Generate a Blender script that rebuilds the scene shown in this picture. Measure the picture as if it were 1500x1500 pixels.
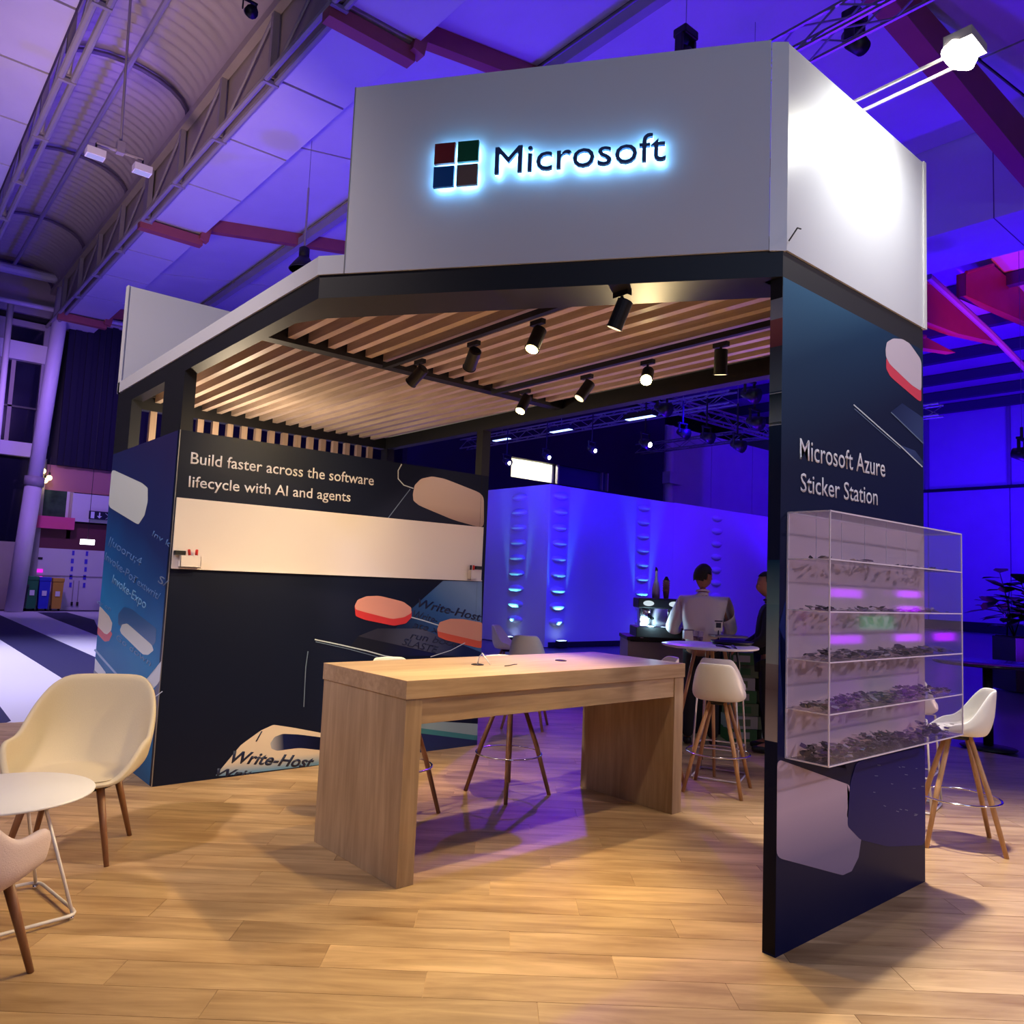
import bpy, bmesh, math, random
from mathutils import Vector, Matrix, noise
random.seed(7)
D = bpy.data; COL = bpy.context.scene.collection
for o in list(D.objects): D.objects.remove(o, do_unlink=True)
PI = math.pi

# ------------------------------------------------------------------ camera
YAW, PITCH, ROLL, FPX = 0.8696, 0.0885, 0.04233, 1144.14
CAM = Vector((-1.83362, -1.94362, 1.6))
F_ = Vector((math.cos(YAW)*math.cos(PITCH), math.sin(YAW)*math.cos(PITCH), math.sin(PITCH)))
R0 = Vector((math.sin(YAW), -math.cos(YAW), 0)); U0 = R0.cross(F_)
R_ = math.cos(ROLL)*R0 + math.sin(ROLL)*U0
U_ = -math.sin(ROLL)*R0 + math.cos(ROLL)*U0
cd = D.cameras.new('camera'); cam = D.objects.new('camera', cd); COL.objects.link(cam)
cam.matrix_world = Matrix(((R_.x, U_.x, -F_.x, CAM.x), (R_.y, U_.y, -F_.y, CAM.y), (R_.z, U_.z, -F_.z, CAM.z), (0, 0, 0, 1)))
cd.sensor_width = 36; cd.lens = FPX/1500*36; cd.clip_end = 200; cd.clip_start = .05
bpy.context.scene.camera = cam
vs = bpy.context.scene.view_settings
vs.view_transform = 'Standard'; vs.look = 'None'; vs.gamma = 1; vs.exposure = 0.0; vs.use_curve_mapping = False
bpy.context.scene.cycles.caustics_reflective = False; bpy.context.scene.cycles.caustics_refractive = False
# survey helpers: a sight line through a photograph pixel met with a real plane of the place
def ray(u, v): return F_ + (u-750)/FPX*R_ - (v-750)/FPX*U_
def onx(u, v, x): d = ray(u, v); return CAM + d*((x-CAM.x)/d.x)
def ony(u, v, y): d = ray(u, v); return CAM + d*((y-CAM.y)/d.y)
def onz(u, v, z): d = ray(u, v); return CAM + d*((z-CAM.z)/d.z)

# ------------------------------------------------------------------ world
w = D.worlds.new('world'); bpy.context.scene.world = w; w.use_nodes = True
w.node_tree.nodes['Background'].inputs[0].default_value = (.24, .12, .80, 1)
w.node_tree.nodes['Background'].inputs[1].default_value = .045

# ------------------------------------------------------------------ lights of the hall
def light(name, kind, loc, target, energy, color, size=.1, angle=60, blend=.4, sx=None, sy=None):
    l = D.lights.new(name, kind); l.energy = energy; l.color = color
    if kind == 'SPOT': l.spot_size = math.radians(angle); l.spot_blend = blend; l.shadow_soft_size = size
    elif kind == 'POINT': l.shadow_soft_size = size
    elif kind == 'AREA':
        l.shape = 'RECTANGLE'; l.size = sx or size; l.size_y = sy or size; l.spread = math.radians(170)
    o = D.objects.new(name, l); COL.objects.link(o); o.location = loc
    o.rotation_euler = (Vector(target)-Vector(loc)).to_track_quat('-Z', 'Y').to_euler()
    return o
BLUE = (.040, 0.0, 1.0); PURP = (.13, .006, 1.0); WARM = (1.0, .76, .40); COOL = (.72, .82, 1.0)
# blue uplights washing the hall roof and the far walls
for i, (x, y, tx, ty, tz, e, c, an) in enumerate([
    (6.8, 13, 6.0, 15, 10.5, 1700, BLUE, 150), (9.5, 8.2, 10, 9, 11, 2600, BLUE, 150), (8.5, 4.6, 8, 4, 11, 900, PURP, 150),
    (6.0, 20, 5.6, 21, 10.5, 1100, BLUE, 150), (22, 7.5, 27, 8, 13, 9000, BLUE, 150), (31, 6, 34, 9, 12, 7000, BLUE, 150),
    (14, 2.5, 15, 1.5, 11, 1100, PURP, 150)]):
    light('blue_uplight_lamp', 'SPOT', (x, y, .4), (tx, ty, tz), e, c, .25, an, .9)
light('red_uplight_lamp', 'SPOT', (25, 2.5, .6), (27, 7.8, 11.8), 5200, (1, .04, .16), .2, 50, .9)
# blue stage wash on the long backdrop wall, from the lighting truss
light('blue_truss_lamp', 'SPOT', (11.5, 7.6, 5.6), (13.6, 12.5, 1.8), 1500, (.010, 0, 1), .2, 80, .9)
light('blue_truss_lamp', 'SPOT', (16.5, 7.4, 5.8), (18.5, 12.5, 1.8), 1500, (.06, 0, 1), .2, 90, .9)
light('blue_truss_lamp', 'SPOT', (9.0, 9.5, 5.6), (11.6, 15, 2), 950, (.01, 0, 1), .2, 90, .9)
light('blue_wall_lamp', 'SPOT', (33, 9, 7), (43, 14, 3), 4200, (.02, 0, 1), .3, 110, .9)
light('blue_wall_lamp', 'SPOT', (38, 2, 7), (43, 4, 3), 2800, (.02, 0, 1), .3, 110, .9)
# purple floor wash from truss to the right of the stand, spilling on the table and floor
light('purple_truss_lamp', 'SPOT', (7.6, 7.6, 5.6), (3.9, 4.05, 0.45), 1300, (.20, .015, 1), .12, 37, .8)
light('purple_truss_lamp', 'SPOT', (10.5, 3.4, 6.2), (9.2, 2.2, 0), 420, (.22, .03, 1), .2, 46, .8)
# purple and dim warm light in the vaulted bay at the left
light('purple_vault_lamp', 'SPOT', (-2.2, 12, 3), (-1.0, 15, 10), 330, (.62, .36, .80), .4, 110, .9)
light('warm_vault_lamp', 'SPOT', (-1.2, 8, 3.6), (2.3, 14, 10.6), 1150, (1.0, .66, .56), .4, 66, .9)
light('violet_vault_lamp', 'SPOT', (2.2, 14, 9.8), (.5, 15, 11.2), 90, (.22, .08, 1), .2, 130, .9)
light('white_carpet_lamp', 'SPOT', (-3, 14, 8), (-.4, 12.5, 0), 5200, (.78, .74, 1.0), .5, 76, .9)
light('purple_far_lamp', 'SPOT', (1.5, 22, 7), (3.2, 28, 4.5), 1000, (.46, .24, .95), .4, 120, .9)
# white work lights of the hall behind the photographer; lilac and slat lamps are added
light('hall_work_lamp', 'AREA', (-3.5, -7.5, 6.5), (1.2, 1.0, 2.0), 185, (.46, .62, 1.0), sx=2.5, sy=2.5)
light('hall_bay_lamp', 'SPOT', (3.4, .42, 9.3), (2.0, -2.6, 0), 5200, (1.0, .90, .80), .18, 62, .7)
light('hall_bay_lamp', 'SPOT', (-5.2, 2.7, 7.2), (-.2, 4.8, 2.2), 1650, (1.0, .84, .82), .2, 64, .8)
light('added_lilac_fill', 'SPOT', (5.6, -6.2, 5.0), (2.5, -.2, .8), 760, (1.0, .84, .96), .2, 60, 1.0)  # added fill that brightens the display case and the right floor
light('unseen_slat_uplight', 'SPOT', (8.2, -.9, .45), (1.3, 2.9, 3.3), 520, (1.0, .66, .52), .1, 38, .6)  # added low lamp standing in for floor bounce on the slats
light('unseen_slat_uplight', 'SPOT', (9.6, 5.4, .45), (2.3, 3.6, 3.3), 460, (.16, .03, 1.0), .1, 34, .6)  # unseen low blue lamp tinting the slat undersides
light('store_room_bulb', 'POINT', (.75, 5.2, 2.45), (0, 0, 0), 60, (1.0, .78, .52), .08)

# ------------------------------------------------------------------ materials
def lin(c):
    c = c/255.0
    return c/12.92 if c <= .04045 else ((c+.055)/1.055)**2.4
def rgb(r, g, b): return (lin(r), lin(g), lin(b), 1)
MATS = {}
def mat(name, col, rough=.5, metal=0, spec=.5, var=0, scale=8, emit=None, es=0, bump=0, coat=0):
    if name in MATS: return MATS[name]
    m = D.materials.new(name); m.use_nodes = True; nt = m.node_tree; b = nt.nodes['Principled BSDF']
    b.inputs['Base Color'].default_value = rgb(*col); b.inputs['Roughness'].default_value = rough
    b.inputs['Metallic'].default_value = metal; b.inputs['Specular IOR Level'].default_value = spec
    b.inputs['Coat Weight'].default_value = coat
    if var or bump:
        tc = nt.nodes.new('ShaderNodeTexCoord'); n = nt.nodes.new('ShaderNodeTexNoise')
        n.inputs['Scale'].default_value = scale; n.inputs['Detail'].default_value = 4
        nt.links.new(tc.outputs['Object'], n.inputs['Vector'])
        if var:
            r = nt.nodes.new('ShaderNodeMapRange'); r.inputs[1].default_value = .3; r.inputs[2].default_value = .7
            r.inputs[3].default_value = 1-var; r.inputs[4].default_value = 1+var
            h = nt.nodes.new('ShaderNodeHueSaturation'); h.inputs['Color'].default_value = rgb(*col)
            nt.links.new(n.outputs[0], r.inputs[0]); nt.links.new(r.outputs[0], h.inputs['Value'])
            nt.links.new(h.outputs[0], b.inputs['Base Color'])
        if bump:
            bp = nt.nodes.new('ShaderNodeBump'); bp.inputs['Strength'].default_value = bump; bp.inputs['Distance'].default_value = .004
            nt.links.new(n.outputs[0], bp.inputs['Height']); nt.links.new(bp.outputs[0], b.inputs['Normal'])
    if emit:
        b.inputs['Emission Color'].default_value = rgb(*emit); b.inputs['Emission Strength'].default_value = es
    MATS[name] = m; return m
def wood(name, c1, c2, axis=0, stretch=14, scale=1.6, rough=.42, tint=.10, planks=False, seam=None):
    m = D.materials.new(name); m.use_nodes = True; nt = m.node_tree; N = nt.nodes; L = nt.links; b = N['Principled BSDF']
    tc = N.new('ShaderNodeTexCoord'); oi = N.new('ShaderNodeObjectInfo')
    ad = N.new('ShaderNodeVectorMath'); ad.operation = 'MULTIPLY_ADD'
    cmb = N.new('ShaderNodeCombineXYZ')
    for k in range(3): L.new(oi.outputs['Random'], cmb.inputs[k])
    L.new(cmb.outputs[0], ad.inputs[0]); ad.inputs[1].default_value = (37, 53, 91) if planks else (0, 0, 0)
    L.new(tc.outputs['Object'], ad.inputs[2])
    mp = N.new('ShaderNodeMapping'); s = [stretch]*3; s[axis] = 1.0; mp.inputs['Scale'].default_value = s
    L.new(ad.outputs[0], mp.inputs['Vector'])
    n1 = N.new('ShaderNodeTexNoise'); n1.inputs['Scale'].default_value = scale; n1.inputs['Detail'].default_value = 6; n1.inputs['Distortion'].default_value = .7; n1.inputs['Roughness'].default_value = .62
    L.new(mp.outputs[0], n1.inputs['Vector'])
    n2 = N.new('ShaderNodeTexNoise'); n2.inputs['Scale'].default_value = 1.3; n2.inputs['Detail'].default_value = 3
    mp2 = N.new('ShaderNodeMapping'); s2 = [3.5]*3; s2[axis] = 1.0; mp2.inputs['Scale'].default_value = s2
    L.new(ad.outputs[0], mp2.inputs['Vector']); L.new(mp2.outputs[0], n2.inputs['Vector'])
    cr = N.new('ShaderNodeValToRGB'); cr.color_ramp.elements[0].position = .30; cr.color_ramp.elements[1].position = .66
    cr.color_ramp.elements[0].color = rgb(*c2); cr.color_ramp.elements[1].color = rgb(*c1)
    mx = N.new('ShaderNodeMath'); mx.operation = 'MULTIPLY_ADD'; mx.inputs[1].default_value = .45
    L.new(n2.outputs[0], mx.inputs[0])
    m5 = N.new('ShaderNodeMath'); m5.operation = 'MULTIPLY'; m5.inputs[1].default_value = .55
    L.new(n1.outputs[0], m5.inputs[0]); L.new(m5.outputs[0], mx.inputs[2]); L.new(mx.outputs[0], cr.inputs[0])
    hs = N.new('ShaderNodeHueSaturation'); mr = N.new('ShaderNodeMapRange')
    mr.inputs[3].default_value = 1-tint; mr.inputs[4].default_value = 1+tint
    L.new(oi.outputs['Random'], mr.inputs[0]); L.new(mr.outputs[0], hs.inputs['Value']); L.new(cr.outputs[0], hs.inputs['Color'])
    L.new(hs.outputs[0], b.inputs['Base Color']); b.inputs['Roughness'].default_value = rough
    b.inputs['Specular IOR Level'].default_value = .4
    bp = N.new('ShaderNodeBump'); bp.inputs['Strength'].default_value = .12; bp.inputs['Distance'].default_value = .002
    L.new(n1.outputs[0], bp.inputs['Height']); L.new(bp.outputs[0], b.inputs['Normal'])
    return m
def gradient(name, stops, frm, to, rough=.25, blotch=0):
    """printed colour gradient along a line frm -> to (world metres = object metres)"""
    m = D.materials.new(name); m.use_nodes = True; nt = m.node_tree; N = nt.nodes; L = nt.links; b = N['Principled BSDF']
    tc = N.new('ShaderNodeTexCoord'); dv = Vector(to)-Vector(frm); ln = dv.length
    sb = N.new('ShaderNodeVectorMath'); sb.operation = 'SUBTRACT'; sb.inputs[1].default_value = frm
    dt = N.new('ShaderNodeVectorMath'); dt.operation = 'DOT_PRODUCT'; dt.inputs[1].default_value = dv/ln/ln
    L.new(tc.outputs['Object'], sb.inputs[0]); L.new(sb.outputs[0], dt.inputs[0])
    cr = N.new('ShaderNodeValToRGB'); e = cr.color_ramp.elements
    e[0].position = stops[0][0]; e[0].color = rgb(*stops[0][1]); e[1].position = stops[-1][0]; e[1].color = rgb(*stops[-1][1])
    for p, c in stops[1:-1]: q = e.new(p); q.color = rgb(*c)
    if blotch:
        n = N.new('ShaderNodeTexNoise'); n.inputs['Scale'].default_value = 2.2; L.new(tc.outputs['Object'], n.inputs['Vector'])
        ma = N.new('ShaderNodeMath'); ma.operation = 'MULTIPLY_ADD'; ma.inputs[1].default_value = blotch; L.new(n.outputs[0], ma.inputs[0])
        mb = N.new('ShaderNodeMath'); mb.operation = 'ADD'; mb.inputs[1].default_value = -blotch/2
        L.new(dt.outputs['Value'], mb.inputs[0]); L.new(mb.outputs[0], ma.inputs[2]); L.new(ma.outputs[0], cr.inputs[0])
    else: L.new(dt.outputs['Value'], cr.inputs[0])
    L.new(cr.outputs[0], b.inputs['Base Color']); b.inputs['Roughness'].default_value = max(rough, .42); b.inputs['Specular IOR Level'].default_value = .1
    return m
def emis(name, col, s):
    m = D.materials.new(name); m.use_nodes = True; nt = m.node_tree; nt.nodes.clear()
    e = nt.nodes.new('ShaderNodeEmission'); e.inputs[0].default_value = rgb(*col); e.inputs[1].default_value = s
    o = nt.nodes.new('ShaderNodeOutputMaterial'); nt.links.new(e.outputs[0], o.inputs[0]); return m
def clear(name, tint, gloss=.12, haze=0, hazecol=(230, 220, 235)):
    """acrylic / glass sheet: transparent with a Fresnel reflection and a little haze"""
    m = D.materials.new(name); m.use_nodes = True; nt = m.node_tree; nt.nodes.clear(); N = nt.nodes; L = nt.links
    t = N.new('ShaderNodeBsdfTransparent'); t.inputs[0].default_value = (tint[0], tint[1], tint[2], 1)
    g = N.new('ShaderNodeBsdfGlossy'); g.inputs['Roughness'].default_value = .05
    lw = N.new('ShaderNodeLayerWeight'); lw.inputs[0].default_value = .5; pw = N.new('ShaderNodeMath'); pw.operation = 'POWER'; pw.inputs[1].default_value = 4.5; L.new(lw.outputs['Facing'], pw.inputs[0]); fr = N.new('ShaderNodeMath'); fr.operation = 'MULTIPLY_ADD'; fr.inputs[1].default_value = .6; fr.inputs[2].default_value = .035; L.new(pw.outputs[0], fr.inputs[0])
    x = N.new('ShaderNodeMixShader'); L.new(fr.outputs[0], x.inputs[0]); L.new(t.outputs[0], x.inputs[1]); L.new(g.outputs[0], x.inputs[2])
    d = N.new('ShaderNodeBsdfDiffuse'); d.inputs[0].default_value = rgb(*hazecol)
    y = N.new('ShaderNodeMixShader'); y.inputs[0].default_value = haze; L.new(x.outputs[0], y.inputs[1]); L.new(d.outputs[0], y.inputs[2])
    o = N.new('ShaderNodeOutputMaterial'); L.new(y.outputs[0], o.inputs[0]); return m

M_black = mat('black_metal', (26, 26, 30), .55, .1)
M_blackp = mat('black_plastic', (18, 18, 21), .45)
M_white = mat('white_laminate', (226, 224, 226), .38, var=.015, scale=3)
M_fascia = mat('white_fascia_board', (214, 214, 222), .34, var=.01, scale=2)
M_navy = mat('navy_print', (14, 22, 46), .45, spec=.2, var=.05, scale=1.2)
M_chrome = mat('chrome', (225, 225, 230), .12, 1)
M_shell = mat('white_plastic_shell', (228, 226, 220), .42)
M_wool = mat('cream_wool', (200, 186, 160), .9, spec=.2, var=.02, scale=200, bump=.35)
M_wool2 = mat('pale_wool', (208, 190, 190), .9, spec=.2, var=.02, scale=200, bump=.35)
M_steelw = mat('white_steel', (222, 216, 214), .35)
M_grey = mat('painted_grey_steel', (150, 142, 150), .5, var=.05, scale=2)
M_tan = mat('pale_tan_cladding', (168, 156, 150), .7, var=.05, scale=2)
M_red = mat('brick_red_steel', (158, 80, 78), .55, var=.06, scale=1.5)
M_panel = mat('white_roof_panel', (196, 190, 200), .6, var=.05, scale=.8)
M_dark = mat('dark_cladding', (24, 22, 34), .6, var=.1, scale=1)
M_wallw = mat('white_painted_wall', (205, 198, 210), .55, var=.03, scale=1)
M_oak = wood('oak_table_wood', (196, 168, 136), (150, 122, 94), axis=0, stretch=16, scale=1.7, tint=0)
M_oakv = wood('oak_table_wood_upright', (186, 160, 130), (142, 116, 90), axis=2, stretch=16, scale=1.7, tint=0)
M_oaky = wood('oak_slat_wood', (226, 202, 182), (186, 160, 142), axis=1, stretch=18, scale=2, tint=.08, planks=True)
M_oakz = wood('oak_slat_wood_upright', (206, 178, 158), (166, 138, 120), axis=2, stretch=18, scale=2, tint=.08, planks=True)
M_plank = wood('vinyl_oak_plank', (212, 178, 132), (134, 98, 60), axis=0, stretch=9, scale=1.5, rough=.36, tint=.10, planks=True)
M_leg = wood('beech_leg_wood', (196, 152, 108), (168, 122, 82), axis=2, stretch=20, scale=3, tint=.05, planks=True)
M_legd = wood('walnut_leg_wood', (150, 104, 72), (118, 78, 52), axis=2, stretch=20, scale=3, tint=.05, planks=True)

# ------------------------------------------------------------------ builders
def tag(o, label=None, cat=None, group=None, kind=None):
    if label: o['label'] = label
    if cat: o['category'] = cat
    if group: o['group'] = group
    if kind: o['kind'] = kind
    return o
def thing(name, label, cat, loc=(0, 0, 0), rz=0, group=None):
    o = D.objects.new(name, None); COL.objects.link(o); o.empty_display_size = .1
    o.location = loc; o.rotation_euler = (0, 0, rz); return tag(o, label, cat, group)
def obj(name, bm, m, parent=None, smooth=False, label=None, kind=None, world=False, bevel=0):
    """one mesh object; world=True: bm is in world metres although the parent sits elsewhere (parent unrotated)"""
    me = D.meshes.new(name)
    bmesh.ops.recalc_face_normals(bm, faces=bm.faces) if not getattr(bm, 'keepn', False) else None
    bm.to_mesh(me); bm.free()
    if smooth:
        for p in me.polygons: p.use_smooth = True
    for k in (m if isinstance(m, (list, tuple)) else [m]): me.materials.append(k)
    o = D.objects.new(name, me); COL.objects.link(o)
    if parent is not None:
        o.parent = parent
        if world:
            q = parent; off = Vector((0, 0, 0))
            while q is not None: off += Vector(q.location); q = q.parent
            me.transform(Matrix.Translation(-off))
    if bevel:
        md = o.modifiers.new('bevel', 'BEVEL'); md.width = bevel; md.segments = 2; md.limit_method = 'ANGLE'
    if label: o['label'] = label
    if kind: o['kind'] = kind
    return o
def B(): return bmesh.new()
def box(bm, x0, x1, y0, y1, z0, z1, mi=0):
    vs = [bm.verts.new(p) for p in ((x0,y0,z0),(x1,y0,z0),(x1,y1,z0),(x0,y1,z0),(x0,y0,z1),(x1,y0,z1),(x1,y1,z1),(x0,y1,z1))]
    for f in ((0,3,2,1),(4,5,6,7),(0,1,5,4),(1,2,6,5),(2,3,7,6),(3,0,4,7)):
        q = bm.faces.new([vs[i] for i in f]); q.material_index = mi
    return bm
def beam(bm, a, b, w, h, up=(0, 0, 1), mi=0):
    a = Vector(a); b = Vector(b); d = (b-a).normalized(); upv = Vector(up)
    if abs(d.dot(upv)) > .98: upv = Vector((0, 1, 0))
    s = d.cross(upv).normalized()*w/2; t = s.cross(d).normalized()*h/2
    vs = [bm.verts.new(p+q) for p in (a, b) for q in (-s-t, s-t, s+t, -s+t)]
    for f in ((0,1,2,3),(7,6,5,4),(0,4,5,1),(1,5,6,2),(2,6,7,3),(3,7,4,0)):
        q = bm.faces.new([vs[i] for i in f]); q.material_index = mi
    return bm
def tube(bm, pts, r, n=8, closed=False, cap=True, mi=0):
    pts = [Vector(p) for p in pts]; rs = r if isinstance(r, (list, tuple)) else [r]*len(pts); rings = []; prev = None
    for i, p in enumerate(pts):
        a = pts[i-1] if i else (pts[-1] if closed else p); c = pts[(i+1) % len(pts)] if (i < len(pts)-1 or closed) else p
        d = (c-a).normalized()
        s = (prev - d*prev.dot(d)).normalized() if prev is not None else d.orthogonal().normalized()
        prev = s; t = d.cross(s)
        rings.append([bm.verts.new(p + (s*math.cos(2*PI*k/n)+t*math.sin(2*PI*k/n))*rs[i]) for k in range(n)])
    m = len(rings)
    for i in range(m if closed else m-1):
        A, C = rings[i], rings[(i+1) % m]
        for k in range(n): q = bm.faces.new((A[k], A[(k+1) % n], C[(k+1) % n], C[k])); q.material_index = mi
    if cap and not closed: bm.faces.new(rings[0][::-1]).material_index = mi; bm.faces.new(rings[-1]).material_index = mi
    return bm
def lathe(bm, prof, n=32, c=(0, 0, 0), mi=0):
    rings = []
    for r, z in prof: rings.append([bm.verts.new((c[0]+max(r, 1e-4)*math.cos(2*PI*k/n), c[1]+max(r, 1e-4)*math.sin(2*PI*k/n), c[2]+z)) for k in range(n)])
    for A, C in zip(rings, rings[1:]):
        for k in range(n): q = bm.faces.new((A[k], A[(k+1) % n], C[(k+1) % n], C[k])); q.material_index = mi
    bm.faces.new(rings[0][::-1]).material_index = mi; bm.faces.new(rings[-1]).material_index = mi
    return bm
def prism(bm, pts, off, mi=0):
    """polygon pts pushed by the vector off"""
    off = Vector(off); a = [bm.verts.new(p) for p in pts]; b = [bm.verts.new(Vector(p)+off) for p in pts]
    bm.faces.new(a).material_index = mi; bm.faces.new(b[::-1]).material_index = mi
    for i in range(len(a)): j = (i+1) % len(a); bm.faces.new((a[i], b[i], b[j], a[j])).material_index = mi
    return bm
def copy_tree(o, parent=None):
    c = o.copy(); COL.objects.link(c)
    if parent is not None: c.parent = parent
    for ch in list(o.children): copy_tree(ch, c)
    return c
def round_poly(pts, r=.25, n=4):
    out = []; m = len(pts)
    for i in range(m):
        p0, p, p1 = Vector(pts[i-1]), Vector(pts[i]), Vector(pts[(i+1) % m])
        a = p.lerp(p0, r); c = p.lerp(p1, r)
        for k in range(n+1): t = k/n; out.append(a*(1-t)**2 + p*2*t*(1-t) + c*t*t)
    return out
def text_bm(s, shear=0, spacing=1.0, bold=0):
    cu = D.curves.new('lettering', 'FONT'); cu.body = s; cu.shear = shear; cu.resolution_u = 3; cu.space_character = spacing; cu.offset = bold
    to = D.objects.new('lettering', cu); COL.objects.link(to); bpy.context.view_layer.update()
    me = D.meshes.new_from_object(to.evaluated_get(bpy.context.evaluated_depsgraph_get()))
    D.objects.remove(to); bm = B(); bm.from_mesh(me); D.meshes.remove(me); return bm
def lettering(name, s, o, dx, up, width, cap, m, parent, depth=.003, shear=0, spacing=1.0, grow=0, bold=0):
    """text laid out from the baseline start o, along dx, capitals cap high, the whole width wide"""
    bm = text_bm(s, shear, spacing, bold); dx = Vector(dx).normalized(); up = Vector(up).normalized(); n = dx.cross(up)
    xs = [v.co.x for v in bm.verts]; x0, x1 = min(xs), max(xs)
    sx = width/(x1-x0); sy = cap/.729
    if grow:
        bmesh.ops.remove_doubles(bm, verts=bm.verts, dist=1e-5)
    for v in bm.verts:
        x, y = (v.co.x-x0)*sx, v.co.y*sy
        v.co = Vector(o) + dx*x + up*y
    if depth:
        g = bmesh.ops.extrude_face_region(bm, geom=list(bm.faces))
        for e in g['geom']:
            if isinstance(e, bmesh.types.BMVert): e.co += n*depth
    return obj(name, bm, m, parent, world=True)
def skin_mesh(name, verts, edges, radii, m, parent, sub=2, smooth=True):
    me = D.meshes.new(name); me.from_pydata(verts, edges, []); o = D.objects.new(name, me); COL.objects.link(o)
    sk = o.modifiers.new('s', 'SKIN'); sk.use_smooth_shade = True
    for i, r in enumerate(radii):
        v = me.skin_vertices[0].data[i]; v.radius = (r, r) if not isinstance(r, tuple) else r
    me.skin_vertices[0].data[0].use_root = True
    sb = o.modifiers.new('u', 'SUBSURF'); sb.levels = sub; sb.render_levels = sub
    bpy.context.view_layer.update()
    n = D.meshes.new_from_object(o.evaluated_get(bpy.context.evaluated_depsgraph_get())); D.objects.remove(o)
    n.materials.clear(); n.materials.append(m)
    for p in n.polygons: p.use_smooth = True
    q = D.objects.new(name, n); COL.objects.link(q); q.parent = parent; return q

# ================================================================== THE PLACE
W, DD, C1, C2, YB, ZR, ZF, ZW = 2.9966, 6.1238, 1.9442, 1.4256, 4.1594, 3.224, 4.266, 2.639
PA, PB = Vector((0, C1, 0)), Vector((C2, 0, 0)); CH = (PB-PA).normalized(); CN = CH.cross(Vector((0, 0, 1)))   # the cut corner, CN points out
CL = (PB-PA).length

# ------------------------------------------------------------------ floor and planks
M_conc = mat('dark_hall_floor', (92, 84, 104), .28, var=.08, scale=.6)
bm = B(); box(bm, -14, 44.5, -14, 29, -.12, -.02)
floor = obj('floor', bm, M_conc, kind='structure')
PXM, PYM = 7.6, 7.25
bm = B(); box(bm, -5, PXM, -6, PYM, -.0199, -.0035)
obj('underlay', bm, mat('pale_joint', (196, 160, 116), .6), floor)
ang = YAW - PI/2 + .006; pu = Vector((math.cos(ang), math.sin(ang), 0)); pn = Vector((-pu.y, pu.x, 0))
PLEN, PWID = 1.22, .2
bm = B(); g = .0013; box(bm, -PLEN/2+g, PLEN/2-g, -PWID/2+g, PWID/2-g, -.0035, 0)
pme = D.meshes.new('plank'); bmesh.ops.recalc_face_normals(bm, faces=bm.faces); bm.to_mesh(pme); bm.free(); pme.materials.append(M_plank)
anchor = Vector((.509, .719, 0)); cands = []; stuffbm = B(); fw = Vector((F_.x, F_.y, 0)).normalized()
for r in range(-40, 60):
    off = ((r*7919) % 97)/97*PLEN if r else 0
    for k in range(-12, 13):
        c = anchor + pn*(r*PWID+.1) + pu*(k*PLEN + off + PLEN/2)
        if not (-5+.3 < c.x < PXM+.4 and -6+.3 < c.y < PYM+.4): continue
        cs = [c + pu*(sx*PLEN/2) + pn*(sy*PWID/2) for sx in (-1, 1) for sy in (-1, 1)]
        over = any(p.x > PXM or p.y > PYM for p in cs)
        if over and (c.x > PXM+.3 or c.y > PYM+.3): continue
        d = c-CAM; dep = d.dot(F_); vis = False
        for p in cs+[c]:
            q = p-CAM; z = q.dot(F_)
            if z > .3 and abs(q.dot(R_)/z*FPX) < 830 and abs(q.dot(U_)/z*FPX) < 830: vis = True
        cands.append((0 if (vis and not over) else 1, dep, c, over))
cands.sort(key=lambda t: (t[0], t[1])); rz = math.atan2(pu.y, pu.x)
for i, (v, dep, c, over) in enumerate(cands):
    if v == 0 and i < 300:
        o = D.objects.new('plank', pme); COL.objects.link(o); o.parent = floor; o.location = c; o.rotation_euler = (0, 0, rz)
    else:
        t = B(); box(t, -PLEN/2+g, PLEN/2-g, -PWID/2+g, PWID/2-g, -.0035, 0)
        t.transform(Matrix.Translation(c) @ Matrix.Rotation(rz, 4, 'Z'))
        if over:
            for co, no in (((PXM, 0, 0), (1, 0, 0)), ((0, PYM, 0), (0, 1, 0))):
                bmesh.ops.bisect_plane(t, geom=t.verts[:]+t.edges[:]+t.faces[:], plane_co=co, plane_no=no, clear_outer=True)
        tm = D.meshes.new('t'); t.to_mesh(tm); t.free(); stuffbm.from_mesh(tm); D.meshes.remove(tm)
M_plank2 = wood('vinyl_oak_plank_far', (212, 178, 132), (134, 98, 60), axis=0, stretch=9, scale=1.5, rough=.36, tint=0)
for nd in M_plank2.node_tree.nodes:      # far planks run the same way as the near ones
    if nd.type == 'MAPPING': nd.vector_type = 'POINT'; 
sp = obj('plank', stuffbm, M_plank2, floor, kind='stuff'); sp.name = 'planks'
sp.data.transform(Matrix.Rotation(-rz, 4, 'Z')); sp.rotation_euler = (0, 0, rz)

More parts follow.
